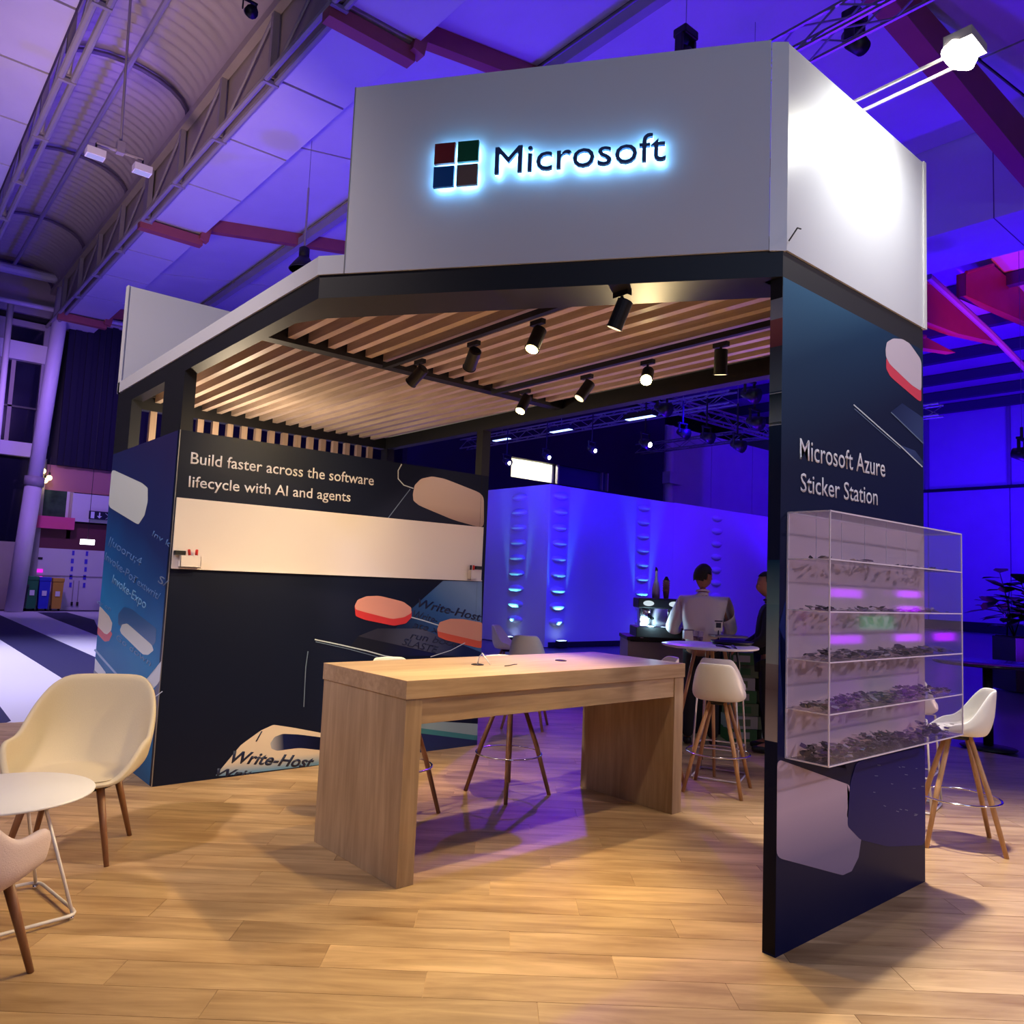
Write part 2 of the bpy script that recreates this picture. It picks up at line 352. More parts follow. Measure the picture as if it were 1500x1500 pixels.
# striped carpet, white with navy bands, beyond the planks at the left
cz = -.012
ct = thing('striped_carpet', 'white carpet with broad diagonal navy stripes beyond the wooden floor', 'carpet', (0, 16, 0))
bm = B(); prism(bm, [(-6, 7.3, -.0199), (9, 7.3, -.0199), (9, 27.3, -.0199), (-6, 27.3, -.0199)], (0, 0, .008))
obj('carpet_pile', bm, mat('white_carpet', (214, 210, 226), .9, bump=.3, scale=90), ct, world=True)
M_nc = mat('navy_carpet', (38, 34, 84), .9, bump=.3, scale=90)
for pp in ([(0, 902), (138, 963), (138, 1004), (105, 1003), (0, 937)], [(55, 897), (98, 897), (138, 908), (150, 934)], [(0, 1035), (17, 1055), (0, 1061)]):
    pts = [onz(u, v, cz) for u, v in pp]
    if len(pp) == 5:      # the middle band runs on behind the chair and the stand
        pts = [onz(-60, 877, cz), onz(0, 901, cz), onz(138, 962, cz), onz(235, 1004, cz), onz(235, 1052, cz), onz(138, 1014, cz), onz(106, 1003, cz), onz(0, 937, cz), onz(-60, 902, cz)]
    if len(pp) == 3: pts = [onz(-70, 985, cz), onz(0, 1035, cz), onz(16, 1056, cz), onz(0, 1062, cz), onz(-70, 1080, cz)]
    bm = B(); prism(bm, pts, (0, 0, .003)); obj('stripe', bm, M_nc, ct, world=True)

# ------------------------------------------------------------------ the stand's canopy: frame, slats, fascia
can = thing('stand_canopy', 'black steel stand frame with oak slat roof and tall white fascia boards', 'canopy', (1.5, 3.06, 0))
def bx(name, x0, x1, y0, y1, z0, z1, m, par, **k): b = B(); box(b, x0, x1, y0, y1, z0, z1); return obj(name, b, m, par, world=True, **k)
T = .1; zb = ZR-.13
bx('beam', 0, T, C1+.5, DD, zb, ZR, M_black, can)                # left
bx('beam', W-T, W, 0, DD, zb, ZR, M_black, can)               # right
bx('beam', T, W-T, DD-T, DD, zb, ZR, M_black, can)            # back
bx('beam', T, W-T, 3.02, 3.12, ZR-.075, ZR+.03, M_black, can)      # middle
bx('beam', C2, W-T, 0, T, zb, ZR, M_black, can)               # over the sticker wall
bm = B(); prism(bm, [PA+Vector((0, 0, zb)), PB+Vector((0, 0, zb)), PB+Vector((.22, .16, zb)), PA+Vector((.19, .27, zb)), Vector((.10, C1+.5, zb)), Vector((0, C1+.5, zb))], (0, 0, .13))
obj('beam', bm, M_black, can, world=True)
bx('column', .0, .09, YB, YB+.5, ZW, zb, M_black, can)
bx('column', .0, .09, DD-.5, DD, ZW, zb, M_black, can)
bx('column', W-.1, W, YB, YB+.1, ZW, zb, M_black, can)
bx('column', W-.1, W, DD-.14, DD, ZW, zb, M_black, can)
bx('column', C2+.001, C2+.05, .001, .064, zb-.10, zb, M_black, can)
# roof slats, pitch 15 cm, front and rear field
for k in range(19):
    x = .183+k*.1488
    if x > W-.15: break
    y0 = (C1*(1-x/C2)+.28) if x < C2-.04 else .1
    for a, b in ((max(y0, .1), 3.02), (3.12, DD-.1)):
        b_ = B(); box(b_, -.026, .026, -(b-a)/2, (b-a)/2, -.055, .055)
        o = obj('slat', b_, M_oaky, can); o.location = (x-1.5, (a+b)/2-3.06, ZR+.01)
# dark liner above the slats closes the roof
bm = B(); prism(bm, [(0.03, C1, ZR+.07), (C2, .04, ZR+.07), (W-.02, .05, ZR+.07), (W-.02, DD-.05, ZR+.07), (.03, DD-.05, ZR+.07)], (0, 0, .012))
obj('roof_liner', bm, mat('brown_black_liner', (84, 66, 60), .8), can, world=True)
# upright slats of the rear screen
for k in range(19):
    x = .16+k*.15
    if x > W-.16: break
    b_ = B(); box(b_, -.03, .03, -.03, .03, -(zb-ZW)/2, (zb-ZW)/2)
    o = obj('upright_slat', b_, M_oakz, can); o.location = (x-1.5, DD-.05-3.06, (zb+ZW)/2)
# fascia: low white rail at the left and the cut corner, tall boards
bx('fascia_rail', -.012, .03, C1, DD, ZR, ZR+.105, M_fascia, can)
def chp(s, off, z): return PA + CH*s + CN*off + Vector((0, 0, z))
def chbox(name, s0, s1, o0, o1, z0, z1, m, par, **k):
    b = B(); prism(b, [chp(s0, o0, z0), chp(s1, o0, z0), chp(s1, o1, z0), chp(s0, o1, z0)], (0, 0, z1-z0)); return obj(name, b, m, par, world=True, **k)
chbox('fascia_rail', -.01, .15, -.03, .012, ZR, ZR+.105, M_fascia, can)
fm = chbox('fascia_board', .152, 2.345, -.05, .012, ZR-.0, ZF+.02, M_fascia, can)
chbox('fascia_board_edge', .146, .152, -.05, .014, ZR, ZF+.022, mat('grey_edge', (120, 118, 126), .4), can)
bm = B(); prism(bm, [chp(2.347, .014, ZR-.005), (C2+.008, -.014, ZR-.005), (C2+.05, .05, ZR-.005), (C2-.02, .05, ZR-.005)], (0, 0, ZF-ZR+.012))
obj('corner_post', bm, M_white, can, world=True)
fr = bx('fascia_board', C2+.012, W-.025, -.012, .04, ZR, ZF, M_fascia, can)
bx('corner_post', W-.024, W+.012, -.02, .06, ZR-.004, ZF+.006, M_white, can)
bx('fascia_board', 0.0, W, DD-.05, DD, ZR, ZF+.01, M_fascia, can)
bx('fascia_board_edge', -.012, 0.0, DD-.06, DD+.01, ZR, ZF+.012, M_white, can)
bx('fascia_board', W-.05, W, .07, DD-.06, ZR, ZR+.105, M_fascia, can)
# small clip and scratch at the corner post foot
bm = B(); tube(bm, [(C2+.0, -.03, 3.26), (C2+.04, -.05, 3.33), (C2+.07, -.05, 3.335)], .004, 6)
obj('cable_stub', bm, M_blackp, can, world=True)

# halo-lit sign: letters and four squares stand off the board, LED strips behind them
M_led = emis('sign_led', (120, 200, 255), 22)
M_let = mat('sign_letter_face', (58, 78, 124), .4, .2)
def s_of(p): return (Vector((p.x, p.y, 0))-PA).dot(CH)
sgn = []
s0, s1 = .984, 1.853
base = 3.690
def sign_text(name, off, depth, m, cap, grow, par):
    return lettering(name, 'Microsoft', PA+CH*(s0-grow)+CN*off+Vector((0, 0, base-grow)), CH, (0, 0, 1), s1-s0+2*grow, cap+grow*1.6, m, par, depth=depth, spacing=1.0)
sign_text('sign_lettering', .046, .018, M_let, .152, 0, fm)
sign_text('led_strip', .034, .005, M_led, .152, 0, fm)
sq = .112; sx0, sz0 = .652, 3.642
for i, j, c in ((0, 1, (116, 34, 40)), (1, 1, (14, 84, 54)), (0, 0, (10, 74, 142)), (1, 0, (112, 92, 84))):  # last square is yellow; its unlit look is put into the colour
    a, z = sx0+i*(sq+.016), sz0+j*(sq+.016)
    q = chbox('logo_square', a, a+sq, .046, .064, z, z+sq, mat('logo_face_%d%d' % (i, j), c, .4), fm)
    b = B(); prism(b, [chp(a+.01, .034, z+.01), chp(a+sq-.01, .034, z+.01), chp(a+sq-.01, .034, z+sq-.01), chp(a+.01, .034, z+sq-.01)], CN*.006)
    obj('led_strip', b, M_led, fm, world=True)

# ------------------------------------------------------------------ printed walls
def clampv(p, rx=None, ry=None, rz_=None):
    if rx: p.x = min(max(p.x, rx[0]), rx[1])
    if ry: p.y = min(max(p.y, ry[0]), ry[1])
    if rz_: p.z = min(max(p.z, rz_[0]), rz_[1])
    return p
def shape(name, par, plane, px, m, k, rnd=0, clamp=None):
    """flat printed patch, k-th film layer on the plane ('y', value) or ('x', value)"""
    ax, val = plane; pts = []
    for u, v in px:
        p = (ony if ax == 'y' else onx)(u, v, val)
        if clamp: clampv(p, *clamp)
        pts.append(p)
    if rnd: pts = round_poly(pts, rnd)
    n = Vector((0, -1, 0)) if ax == 'y' else Vector((-1, 0, 0))
    clean = [p for i, p in enumerate(pts) if (p-pts[i-1]).length > 1e-4]
    pts = [p + n*(.0008*k) for p in clean]
    b = B(); prism(b, pts, n*.0007)
    bmesh.ops.triangulate(b, faces=[f for f in b.faces if len(f.verts) > 4])
    return obj(name, b, m, par, world=True)
def line(name, par, plane, px, wpx, m, k, **kw):
    """thin printed stroke"""
    L_, R2 = [], []
    for i, (u, v) in enumerate(px):
        a = px[max(i-1, 0)]; c = px[min(i+1, len(px)-1)]; dx, dy = c[0]-a[0], c[1]-a[1]; l = math.hypot(dx, dy) or 1
        L_.append((u-dy/l*wpx/2, v+dx/l*wpx/2)); R2.append((u+dy/l*wpx/2, v-dx/l*wpx/2))
    ax, val = plane; n = Vector((0, -1, 0)) if ax == 'y' else Vector((-1, 0, 0)); f = ony if ax == 'y' else onx
    b = B()
    A = [b.verts.new(f(u, v, val)+n*.0008*(k+1)) for u, v in L_]; C_ = [b.verts.new(f(u, v, val)+n*.0008*(k+1)) for u, v in R2]
    for i in range(len(A)-1): b.faces.new((A[i], A[i+1], C_[i+1], C_[i]))
    return obj(name, b, m, par, world=True)
def crop(x0, y0, s): return lambda *p: [(x0+u*s, y0+v*s) for u, v in p]

# sticker wall at the right
LW = Vector((2.2, .03, 0))
gw = thing('graphic_wall', 'tall navy printed wall headed with sticker station lettering at the right front', 'wall panel', LW)
def loc(p, L_): return tuple(Vector(p)-L_)
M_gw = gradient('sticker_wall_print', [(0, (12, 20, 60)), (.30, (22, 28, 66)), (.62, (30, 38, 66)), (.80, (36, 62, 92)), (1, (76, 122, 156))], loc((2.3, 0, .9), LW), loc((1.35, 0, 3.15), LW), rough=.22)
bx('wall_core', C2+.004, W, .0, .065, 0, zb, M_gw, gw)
PY = ('y', 0.0); cl = ((C2, W), None, (0, zb))
c7 = crop(1100, 380, .26667)
M_pillw = mat('pill_lilac', (214, 200, 214), .3); M_pillr = mat('pill_pink_red', (228, 78, 98), .3)
shape('pill_side', gw, PY, c7((742, 540), (742, 600), (765, 645), (935, 790), (935, 700), (800, 590)), M_pillr, 1, .2, cl)
shape('pill_face', gw, PY, c7((738, 495), (745, 455), (780, 434), (830, 436), (870, 462), (935, 555), (935, 725), (880, 690), (760, 575), (740, 535)), M_pillw, 2, .2, cl)
M_glass1 = gradient('glass_plate_print', [(0, (36, 46, 84)), (.5, (58, 72, 118)), (1, (30, 36, 66))], loc((2.6, 0, 2.7), LW), loc((3, 0, 2.2), LW))
shape('glass_plate', gw, PY, c7((765, 838), (830, 790), (945, 870), (945, 1010)), M_glass1, 1, 0, cl)
shape('glass_plate', gw, PY, c7((820, 1020), (900, 1050), (945, 1110), (945, 1140)), M_glass1, 1, 0, cl)
M_line = mat('print_light_line', (206, 216, 222), .3); M_line2 = mat('print_dim_line', (110, 128, 156), .3)
line('printed_line', gw, PY, c7((562, 798), (700, 920), (830, 1035), (940, 1140)), 1.6, M_line, 2)
line('printed_line', gw, PY, c7((566, 820), (700, 938), (820, 1040)), 1.0, M_line2, 2)
line('printed_line', gw, PY, c7((767, 840), (945, 1012)), 1.5, M_line2, 3)
M_txt = mat('white_lettering', (226, 222, 226), .5)
def text_px(s, par, plane, bl, br, tl, m=None, k=3, shear=0, name='lettering', bold=.006):
    """lettering between two baseline pixels, capitals reaching pixel tl"""
    ax, val = plane; f = ony if ax == 'y' else onx; n = Vector((0, -1, 0)) if ax == 'y' else Vector((-1, 0, 0))
    a, b, c = f(*bl, val), f(*br, val), f(*tl, val)
    dx = (b-a); wd = dx.length; dx = dx/wd; up = (dx.cross(n)*-1).normalized(); up = n.cross(dx).normalized()
    cap = abs((c-a).dot(up)); return lettering(name, s, a+n*.0008*k, dx, up, wd, cap, m or M_txt, par, depth=.0004, shear=shear, bold=bold)
text_px('Microsoft Azure', gw, PY, (1171, 672), (1296, 699), (1171, 640))
text_px('Sticker Station', gw, PY, (1172, 720), (1285, 740), (1172, 691))
c7b = crop(900, 980, .4)
M_lil = gradient('lilac_card_print', [(0, (150, 140, 166)), (.12, (60, 60, 110)), (.2, (160, 148, 170)), (1, (178, 160, 184))], loc((1.8, 0, .35), LW), loc((1.8, 0, .95), LW))
M_lil = gradient('lilac_card_print2', [(0, (120, 112, 150)), (1, (178, 160, 184))], loc((1.8, 0, .36), LW), loc((1.8, 0, .62), LW))
shape('lilac_card', gw, PY, c7b((593, 328), (862, 424), (850, 540), (905, 610), (893, 690), (868, 740), (835, 755), (593, 690)), M_lil, 1, .08, cl)
M_cap = gradient('dark_capsule_print', [(0, (18, 22, 92)), (1, (30, 28, 110))], loc((2.2, 0, .3), LW), loc((2.8, 0, .9), LW))
shape('navy_capsule', gw, PY, c7b((862, 420), (885, 340), (1148, 280), (1148, 640), (1000, 650), (900, 625), (852, 575)), M_cap, 2, .12, cl)
M_blu = gradient('blue_film_print', [(0, (12, 18, 60)), (1, (34, 52, 128))], loc((1.5, 0, .8), LW), loc((1.5, 0, 1.7), LW))
shape('blue_film', gw, PY, [(1137, 1112), (1137, 920), (1150, 880), (1150, 1110), (1240, 1126), (1245, 1150)], M_blu, 1, 0, cl)
random.seed(3)
for i in range(16):      # tiny printed glints on the capsule
    u, v = random.uniform(1255, 1352), random.uniform(1118, 1195)
    line('printed_glint', gw, PY, [(u, v), (u+random.uniform(2, 5), v+random.uniform(-.5, 1.5))], .8, M_line2, 4)
# narrow end face, print wraps round it
M_ends = {}
def endface(z0, z1, m): b = B(); box(b, C2+.0025, C2+.0035, .0005, .0645, z0, z1); return obj('end_print', b, m, gw, world=True)
zz = lambda v: onx(1125, v, C2).z
for v0, v1, st in ((424, 470, [(0, (150, 156, 168)), (1, (120, 130, 146))]), (470, 510, [(0, (120, 66, 74)), (1, (150, 90, 90))]), (510, 575, [(0, (96, 112, 124)), (1, (60, 66, 80))]),
                   (578, 622, [(0, (120, 136, 144)), (1, (28, 46, 60))]), (820, 885, [(0, (96, 128, 140)), (1, (24, 58, 92))]), (885, 972, [(0, (150, 160, 164)), (1, (86, 122, 138))]), (972, 1010, [(0, (96, 84, 90)), (1, (128, 120, 126))]), (1010, 1085, [(0, (160, 152, 156)), (1, (100, 88, 94))])):
    za, zb2 = zz(v1), zz(v0); m = gradient('end_print_%d' % v0, st, loc((C2, 0, za), LW), loc((C2, 0, zb2), LW)); endface(za, zb2, m)
endface(zz(1396), zz(1086), gradient('end_print_navy', [(0, (8, 10, 22)), (1, (18, 24, 52))], loc((C2, 0, 0), LW), loc((C2, 0, .8), LW)))
for v in (577, 620, 623): endface(zz(v+1.2), zz(v), mat('end_line', (200, 206, 206), .3))

# storage room: navy graphic wall, blue side wall
LS = Vector((1.5, 5.1, 0))
sr = thing('storage_room', 'navy and blue printed storage cabin with wide headline about building software faster', 'storage cabin', LS)
bx('front_wall', .0, W, YB, YB+.05, 0, ZW, M_navy, sr)
M_side = gradient('blue_side_print', [(0, (20, 60, 120)), (.14, (40, 96, 150)), (.24, (30, 110, 180)), (.42, (34, 128, 196)), (.56, (36, 92, 160)), (.72, (36, 52, 110)), (1, (48, 44, 92))], loc((0, 5.6, 0), LS), loc((0, 4.8, 2.6), LS), rough=.3, blotch=.10)
bx('side_wall', .0, .05, YB+.051, DD, 0, ZW, M_side, sr)
bx('back_wall', .05, W, DD-.05, DD, 0, ZW, M_navy, sr)
bx('side_wall', W-.05, W, YB+.05, DD-.05, 0, ZW, M_navy, sr)
bx('edge_trim', -.003, .004, YB-.004, YB+.0, 0, ZW, mat('silver_trim', (150, 150, 156), .3, .6), sr)
bx('panel_joint', W-.09, W-.086, YB-.0015, YB, 0, ZW, mat('dark_joint', (10, 12, 20), .7), sr)  # dark seam between two wall panels
PF = ('y', YB); clf = ((0, W), None, (0, ZW))
text_px('Build faster across the software', sr, PF, (279, 679), (547, 711), (279, 661))
text_px('lifecycle with AI and agents', sr, PF, (276, 713), (513, 735), (276, 696))
c5 = crop(350, 380, .26667); c2b = crop(350, 750, .26667)
M_cream = gradient('cream_pill_print', [(0, (178, 150, 140)), (.35, (204, 180, 168)), (1, (214, 192, 184))], loc((2.6, YB, 2.15), LS), loc((2.6, YB, 2.55), LS))
shape('pill_face', sr, PF, c5((955, 1290), (965, 1240), (1000, 1205), (1060, 1192), (1130, 1205), (1345, 1290), (1345, 1478), (1180, 1432), (990, 1352), (958, 1325)), M_cream, 1, .2, clf)
line('printed_line', sr, PF, c5((893, 1125), (874, 1160), (874, 1205), (905, 1240), (958, 1258)), 1.5, M_line, 2)
line('printed_line', sr, PF, c5((940, 1262), (880, 1340), (818, 1422)), 1.2, M_line2, 2)
M_card = gradient('blue_card_print', [(0, (30, 44, 76)), (.5, (58, 100, 156)), (1, (128, 156, 196))], loc((2.2, YB, 1.05), LS), loc((2.7, YB, 1.6), LS))
shape('blue_card', sr, PF, c2b((1120, 378), (1335, 382), (1335, 790), (1130, 770), (860, 640), (950, 530)), M_card, 1, .03, clf)
shape('glass_plate', sr, PF, c2b((655, 682), (760, 640), (1000, 640), (1335, 770), (1335, 800), (1130, 788)), gradient('front_glass_print', [(0, (50, 50, 66)), (.4, (86, 90, 112)), (1, (30, 42, 84))], loc((1.9, YB, 1.2), LS), loc((2.8, YB, 1.0), LS)), 2, .03, clf)
shape('glass_plate', sr, PF, c2b((655, 684), (1130, 790), (860, 790), (610, 740)), gradient('front_glass_print2', [(0, (30, 32, 46)), (1, (26, 34, 90))], loc((1.9, YB, 1.1), LS), loc((2.6, YB, .95), LS)), 1, .03, clf)
M_ink = mat('ink_blue_black', (24, 34, 66), .4)
text_px('Write-Host', sr, PF, (611, 888.5), (704, 910), (613, 876), M_ink, 4, .25, bold=.02)
text_px('Write-', sr, PF, (604, 905), (640, 914), (606, 893), M_ink, 4, .25)
text_px('ate x', sr, PF, (604, 919), (642, 928), (604, 908), M_ink, 4, .25)
text_px('run book', sr, PF, (600, 935), (672, 948), (604, 925), M_ink, 5, .25)
text_px('SLASTE', sr, PF, (588, 944), (640, 957), (592, 934), M_ink, 5, .25)
M_coral = mat('pill_coral_face', (232, 160, 142), .3); M_coral2 = mat('pill_coral_side', (222, 60, 62), .3)
shape('pill_side', sr, PF, c2b((634, 520), (640, 572), (690, 592), (850, 625), (915, 612), (946, 580), (948, 540), (640, 500)), M_coral2, 6, .15, clf)
shape('pill_face', sr, PF, c2b((634, 515), (650, 482), (700, 462), (770, 460), (900, 492), (945, 525), (945, 555), (905, 578), (840, 588), (690, 550), (640, 535)), M_coral, 7, .2, clf)
shape('pill_side', sr, PF, c2b((1087, 640), (1092, 685), (1140, 705), (1335, 750), (1335, 690), (1100, 630)), mat('pill_orange_side', (226, 98, 70), .3), 6, .15, clf)
shape('pill_face', sr, PF, c2b((1087, 645), (1100, 605), (1160, 586), (1230, 588), (1335, 608), (1335, 712), (1150, 670), (1090, 655)), mat('pill_peach_face', (226, 158, 132), .3), 7, .12, clf)
line('printed_line', sr, PF, c2b((935, 575), (1010, 595), (1095, 622)), 1.6, M_line, 5)
line('printed_line', sr, PF, c2b((415, 700), (560, 730), (700, 762), (800, 790), (860, 800)), 1.7, M_line, 5)
line('printed_line', sr, PF, c2b((420, 712), (600, 752), (760, 795)), 1.0, M_line2, 5)
line('printed_line', sr, PF, c2b((378, 765), (366, 850), (360, 960), (355, 1070)), 1.3, M_line2, 5)
line('printed_line', sr, PF, c2b((1240, 718), (1160, 760), (1050, 795)), 1.2, M_line, 8)
M_ivory = gradient('ivory_card_print', [(0, (110, 150, 190)), (.3, (214, 200, 186)), (1, (226, 208, 190))], loc((.75, YB, .02), LS), loc((.75, YB, .30), LS))
shape('ivory_card', sr, PF, c2b((-135, 1455), (-60, 1365), (10, 1280), (120, 1200), (190, 1168), (300, 1185), (460, 1215), (700, 1260), (700, 1400)), M_ivory, 1, .1, clf)
shape('card_slot', sr, PF, c2b((172, 1270), (195, 1235), (240, 1218), (330, 1222), (470, 1240), (470, 1310), (330, 1295), (210, 1312), (178, 1300)), gradient('slot_print', [(0, (190, 190, 200)), (.3, (24, 32, 78)), (1, (14, 20, 50))], loc((.85, YB, .3), LS), loc((1.3, YB, .36), LS)), 2, .2, clf)
text_px('Write-Host', sr, PF, (338, 1117), (458, 1124.5), (341, 1099), M_ink, 3, .35, bold=.028)
text_px('Write-Host', sr, PF, (316, 1136.5), (440, 1143), (318, 1125), M_ink, 3, .35, bold=.028)
text_px('1', sr, PF, (374, 1086), (382, 1086), (377, 1070), M_ink, 3, .5)
shape('mint_block', sr, PF, [(612, 1055), (702, 1060), (702, 1080), (612, 1066)], mat('mint_grey_print', (150, 176, 176), .3), 2, 0, clf)
shape('teal_block', sr, PF, [(612, 1066), (702, 1077), (702, 1084), (615, 1074)], mat('teal_print', (64, 138, 140), .3), 3, 0, clf)
shape('blue_block', sr, PF, [(612, 1073), (702, 1083), (702, 1094), (612, 1103)], mat('deep_blue_print', (24, 44, 96), .3), 2, 0, clf)
# side wall print
PS = ('x', 0.0); cls = (None, (YB, DD), (0, ZW)); c4 = crop(0, 380, .26667); c2a = crop(0, 750, .26667)
M_pale = gradient('pale_tab_print', [(0, (150, 176, 176)), (.3, (206, 216, 214)), (1, (214, 222, 220))], loc((0, 5.2, 1.75), LS), loc((0, 5.2, 2.3), LS))
shape('pale_tab', sr, PS, c4((590, 1160), (780, 1228), (812, 1255), (812, 1330), (795, 1405), (760, 1458), (575, 1362)), M_pale, 1, .12, cls)
shape('pill_side', sr, PS, c2a((520, 620), (524, 665), (575, 712), (600, 708), (618, 670), (600, 640)), mat('pill_red_side', (206, 66, 62), .3), 1, .15, cls)
shape('pill_face', sr, PS, c2a((535, 512), (600, 572), (618, 610), (612, 650), (590, 672), (575, 668), (524, 625)), mat('pill_white_face', (222, 214, 206), .3), 2, .12, cls)
shape('capsule_body', sr, PS, c2a((650, 620), (650, 560), (680, 522), (720, 530), (860, 640), (856, 712), (840, 735)), mat('capsule_blue', (22, 84, 140), .3), 1, .12, cls)
shape('capsule_face', sr, PS, c2a((660, 648), (672, 618), (700, 612), (835, 730), (845, 760), (815, 785), (785, 782), (668, 668)), mat('capsule_white', (206, 212, 206), .3), 2, .15, cls)
shape('tablet_corner', sr, PS, c2a((780, 948), (850, 870), (897, 820), (897, 940), (835, 978)), mat('tablet_white', (196, 206, 210), .3), 1, .05, cls)
shape('tablet_edge', sr, PS, c2a((517, 800), (580, 880), (590, 930), (520, 870)), mat('tablet_white', (196, 206, 210), .3), 1, .05, cls)
shape('dark_band', sr, PS, c2a((835, 1000), (897, 930), (897, 1100), (862, 1180)), mat('dark_band_print', (16, 22, 40), .3), 1, 0, cls)
shape('dark_band', sr, PS, c2a((505, 860), (580, 932), (560, 935), (500, 900)), mat('dark_band_print', (16, 22, 40), .3), 2, 0, cls)
line('printed_line', sr, PS, c2a((850, 1018), (895, 985)), 1.2, M_line, 3)
line('printed_line', sr, PS, c2a((520, 755), (640, 890), (690, 935)), 3.0, mat('tablet_glow_edge', (96, 140, 190), .3), 1)
M_emb = mat('embossed_print', (120, 176, 220), .35); M_emb2 = mat('embossed_print_dim', (88, 128, 186), .35)
for s, a, b, c, m in (('||uooru;4', (595, 172), (775, 300), (610, 135), M_emb2), ('Invoke-Pos', (575, 258), (745, 395), (590, 222), M_emb2), ('Invoke-Expo', (615, 385), (800, 535), (632, 345), M_emb),
                      ('Textwrit/', (735, 385), (880, 490), (748, 350), M_emb2), ('ov on', (535, 500), (610, 545), (545, 480), M_emb2), ('Inv k', (835, 130), (935, 195), (845, 100), M_emb2), ('Go down', (640, 700), (830, 850), (650, 670), M_emb2), ('S/', (868, 385), (925, 420), (880, 345), M_line2)):
    p = crop(0, 750, .26667)(a, b, c); text_px(s, sr, PS, p[0], p[1], p[2], m, 2, .2)

# ------------------------------------------------------------------ things on the storage wall
M_board = mat('writing_board_white', (236, 224, 218), .3)
wb = thing('whiteboard', 'long white writing board across the navy storage wall', 'whiteboard', (1.48, YB, 1.59))
bx('board', .012, 2.945, YB-.018, YB-.003, 1.59, 2.122, M_board, wb)
bx('tray_lip', .012, 2.945, YB-.030, YB-.018, 1.588, 1.598, M_board, wb)
def holder(x, lab, extra):
    h = thing('marker_holder', lab, 'marker holder', (x, YB-.055, 1.60))
    w2 = .075 if not extra else .03
    for a, b, c, d, e, f in ((-w2, w2, -.02, .03, 0, .006), (-w2, w2, -.02, -.015, 0, .09), (-w2, -w2+.004, -.02, .03, 0, .09), (w2-.004, w2, -.02, .03, 0, .09)):
        q = B(); box(q, a, b, c, d, e, f); obj('holder_wall', q, M_board, h)
holder(.13, 'small white marker holder at the left end of the writing board', False)
holder(2.80, 'small white marker holder at the right end of the writing board', True)
def marker(x, z, c, lab, tilt=0):
    m_ = thing('marker', lab, 'marker', (x, YB-.05, z)); m_.rotation_euler = (0, tilt, 0)
    q = B(); tube(q, [(0, 0, 0), (0, 0, .085)], .009, 10); obj('barrel', q, M_white, m_, True)
    q = B(); tube(q, [(0, 0, .085), (0, 0, .125), (0, 0, .13)], [.0105, .0105, .006], 10); obj('cap', q, mat('cap_'+c, {'red': (206, 44, 30), 'dark': (50, 22, 24)}[c], .4), m_, True)
marker(.17, 1.61, 'red', 'red capped marker standing in the left holder, nearer the board middle', .05)
marker(.14, 1.61, 'red', 'red capped marker leaning in the left holder beside the eraser', -.18)
marker(2.785, 1.61, 'dark', 'dark capped marker in the right holder, farther from the eraser')
marker(2.815, 1.61, 'red', 'red capped marker in the right holder next to the eraser', .04)
for x, lab in ((.055, 'black board eraser on the left marker holder'), (2.88, 'black board eraser at the right end of the writing board')):
    e = thing('board_eraser', lab, 'eraser', (x, YB-.045, 1.69 if x < 1 else 1.70))
    q = B(); box(q, -.04, .04, -.016, .022, .008, .034); obj('grip', q, M_blackp, e, bevel=.004)
    q = B(); box(q, -.038, .038, -.014, .020, 0, .008); obj('felt', q, mat('grey_felt', (70, 70, 74), .9), e)

# ------------------------------------------------------------------ lighting tracks and spot heads
def track(x, y0, y1, lab):
    t = thing('lighting_track', lab, 'lighting track', (x, (y0+y1)/2, zb+.025))
    l = (y1-y0)/2
    q = B(); box(q, -.018, .018, -l, l, 0, .035); obj('rail', q, M_black, t)
    q = B(); box(q, -.020, .020, -l, -l+.1, -.004, .036); obj('feed_box', q, M_blackp, t)
track(1.055, .62, 3.0, 'black lighting track across the slat roof, nearer the sign corner')
track(2.085, .18, 3.0, 'black lighting track across the slat roof, nearer the back edge')
def spot_head(x, y, lx, ly, tgt, lab, e, col, ang=50, lens=30, blend=.5):
    """x,y on the track; lamp hangs below and aims at tgt"""
    t = thing('track_spotlight', lab, 'spotlight', (x, y, zb), group='spotlights on the two ceiling tracks')
    q = B(); box(q, -.016, .016, -.05, .05, -.028, 0); obj('adapter', q, M_black, t)
    hz = -.075
    q = B(); tube(q, [(0, 0, -.028), (0, 0, hz)], .008, 8); obj('stem', q, M_black, t)
    d = (Vector(tgt)-Vector((x, y, zb+hz))).normalized(); c = Vector((0, 0, hz-.02))
    a = c - d*.055; b = c + d*.095
    q = B(); tube(q, [a, a+d*.006, b], [.030, .040, .040], 20, cap=True); obj('head', q, M_black, t)
    q = B(); tube(q, [b, b+d*.004], [.044, .044], 20); obj('rim', q, M_black, t)
    q = B(); tube(q, [b+d*.0045, b+d*.0055], .036, 20); obj('lens', q, LENS[lens], t)
    p = Vector((x, y, zb)) + b + d*.03
    if e: light('warm_spot_bulb', 'SPOT', p, tgt, e, col, .022, ang, blend)
LENS = {30: emis('lens_bright', (255, 226, 140), 30), 3: emis('lens_soft', (255, 224, 170), 2.2), 80: emis('lens_glare', (255, 232, 150), 70)}
spot_head(1.055, 2.53, 0, 0, (.75, 4.1, 1.9), 'black track spotlight turned to the writing board, nearest to it on the sign-side track', 80, WARM, 92, 3, .8)
spot_head(1.055, 1.92, 0, 0, (1.9, 4.1, 1.6), 'dim black track spotlight tilted toward the wall, second along the sign-side track', 55, WARM, 84, 3, .8)
spot_head(1.055, 1.32, 0, 0, (-.5, 1.0, .0), 'glowing yellow track spotlight halfway along the sign-side track', 110, (1, .74, .36), 104, 30)
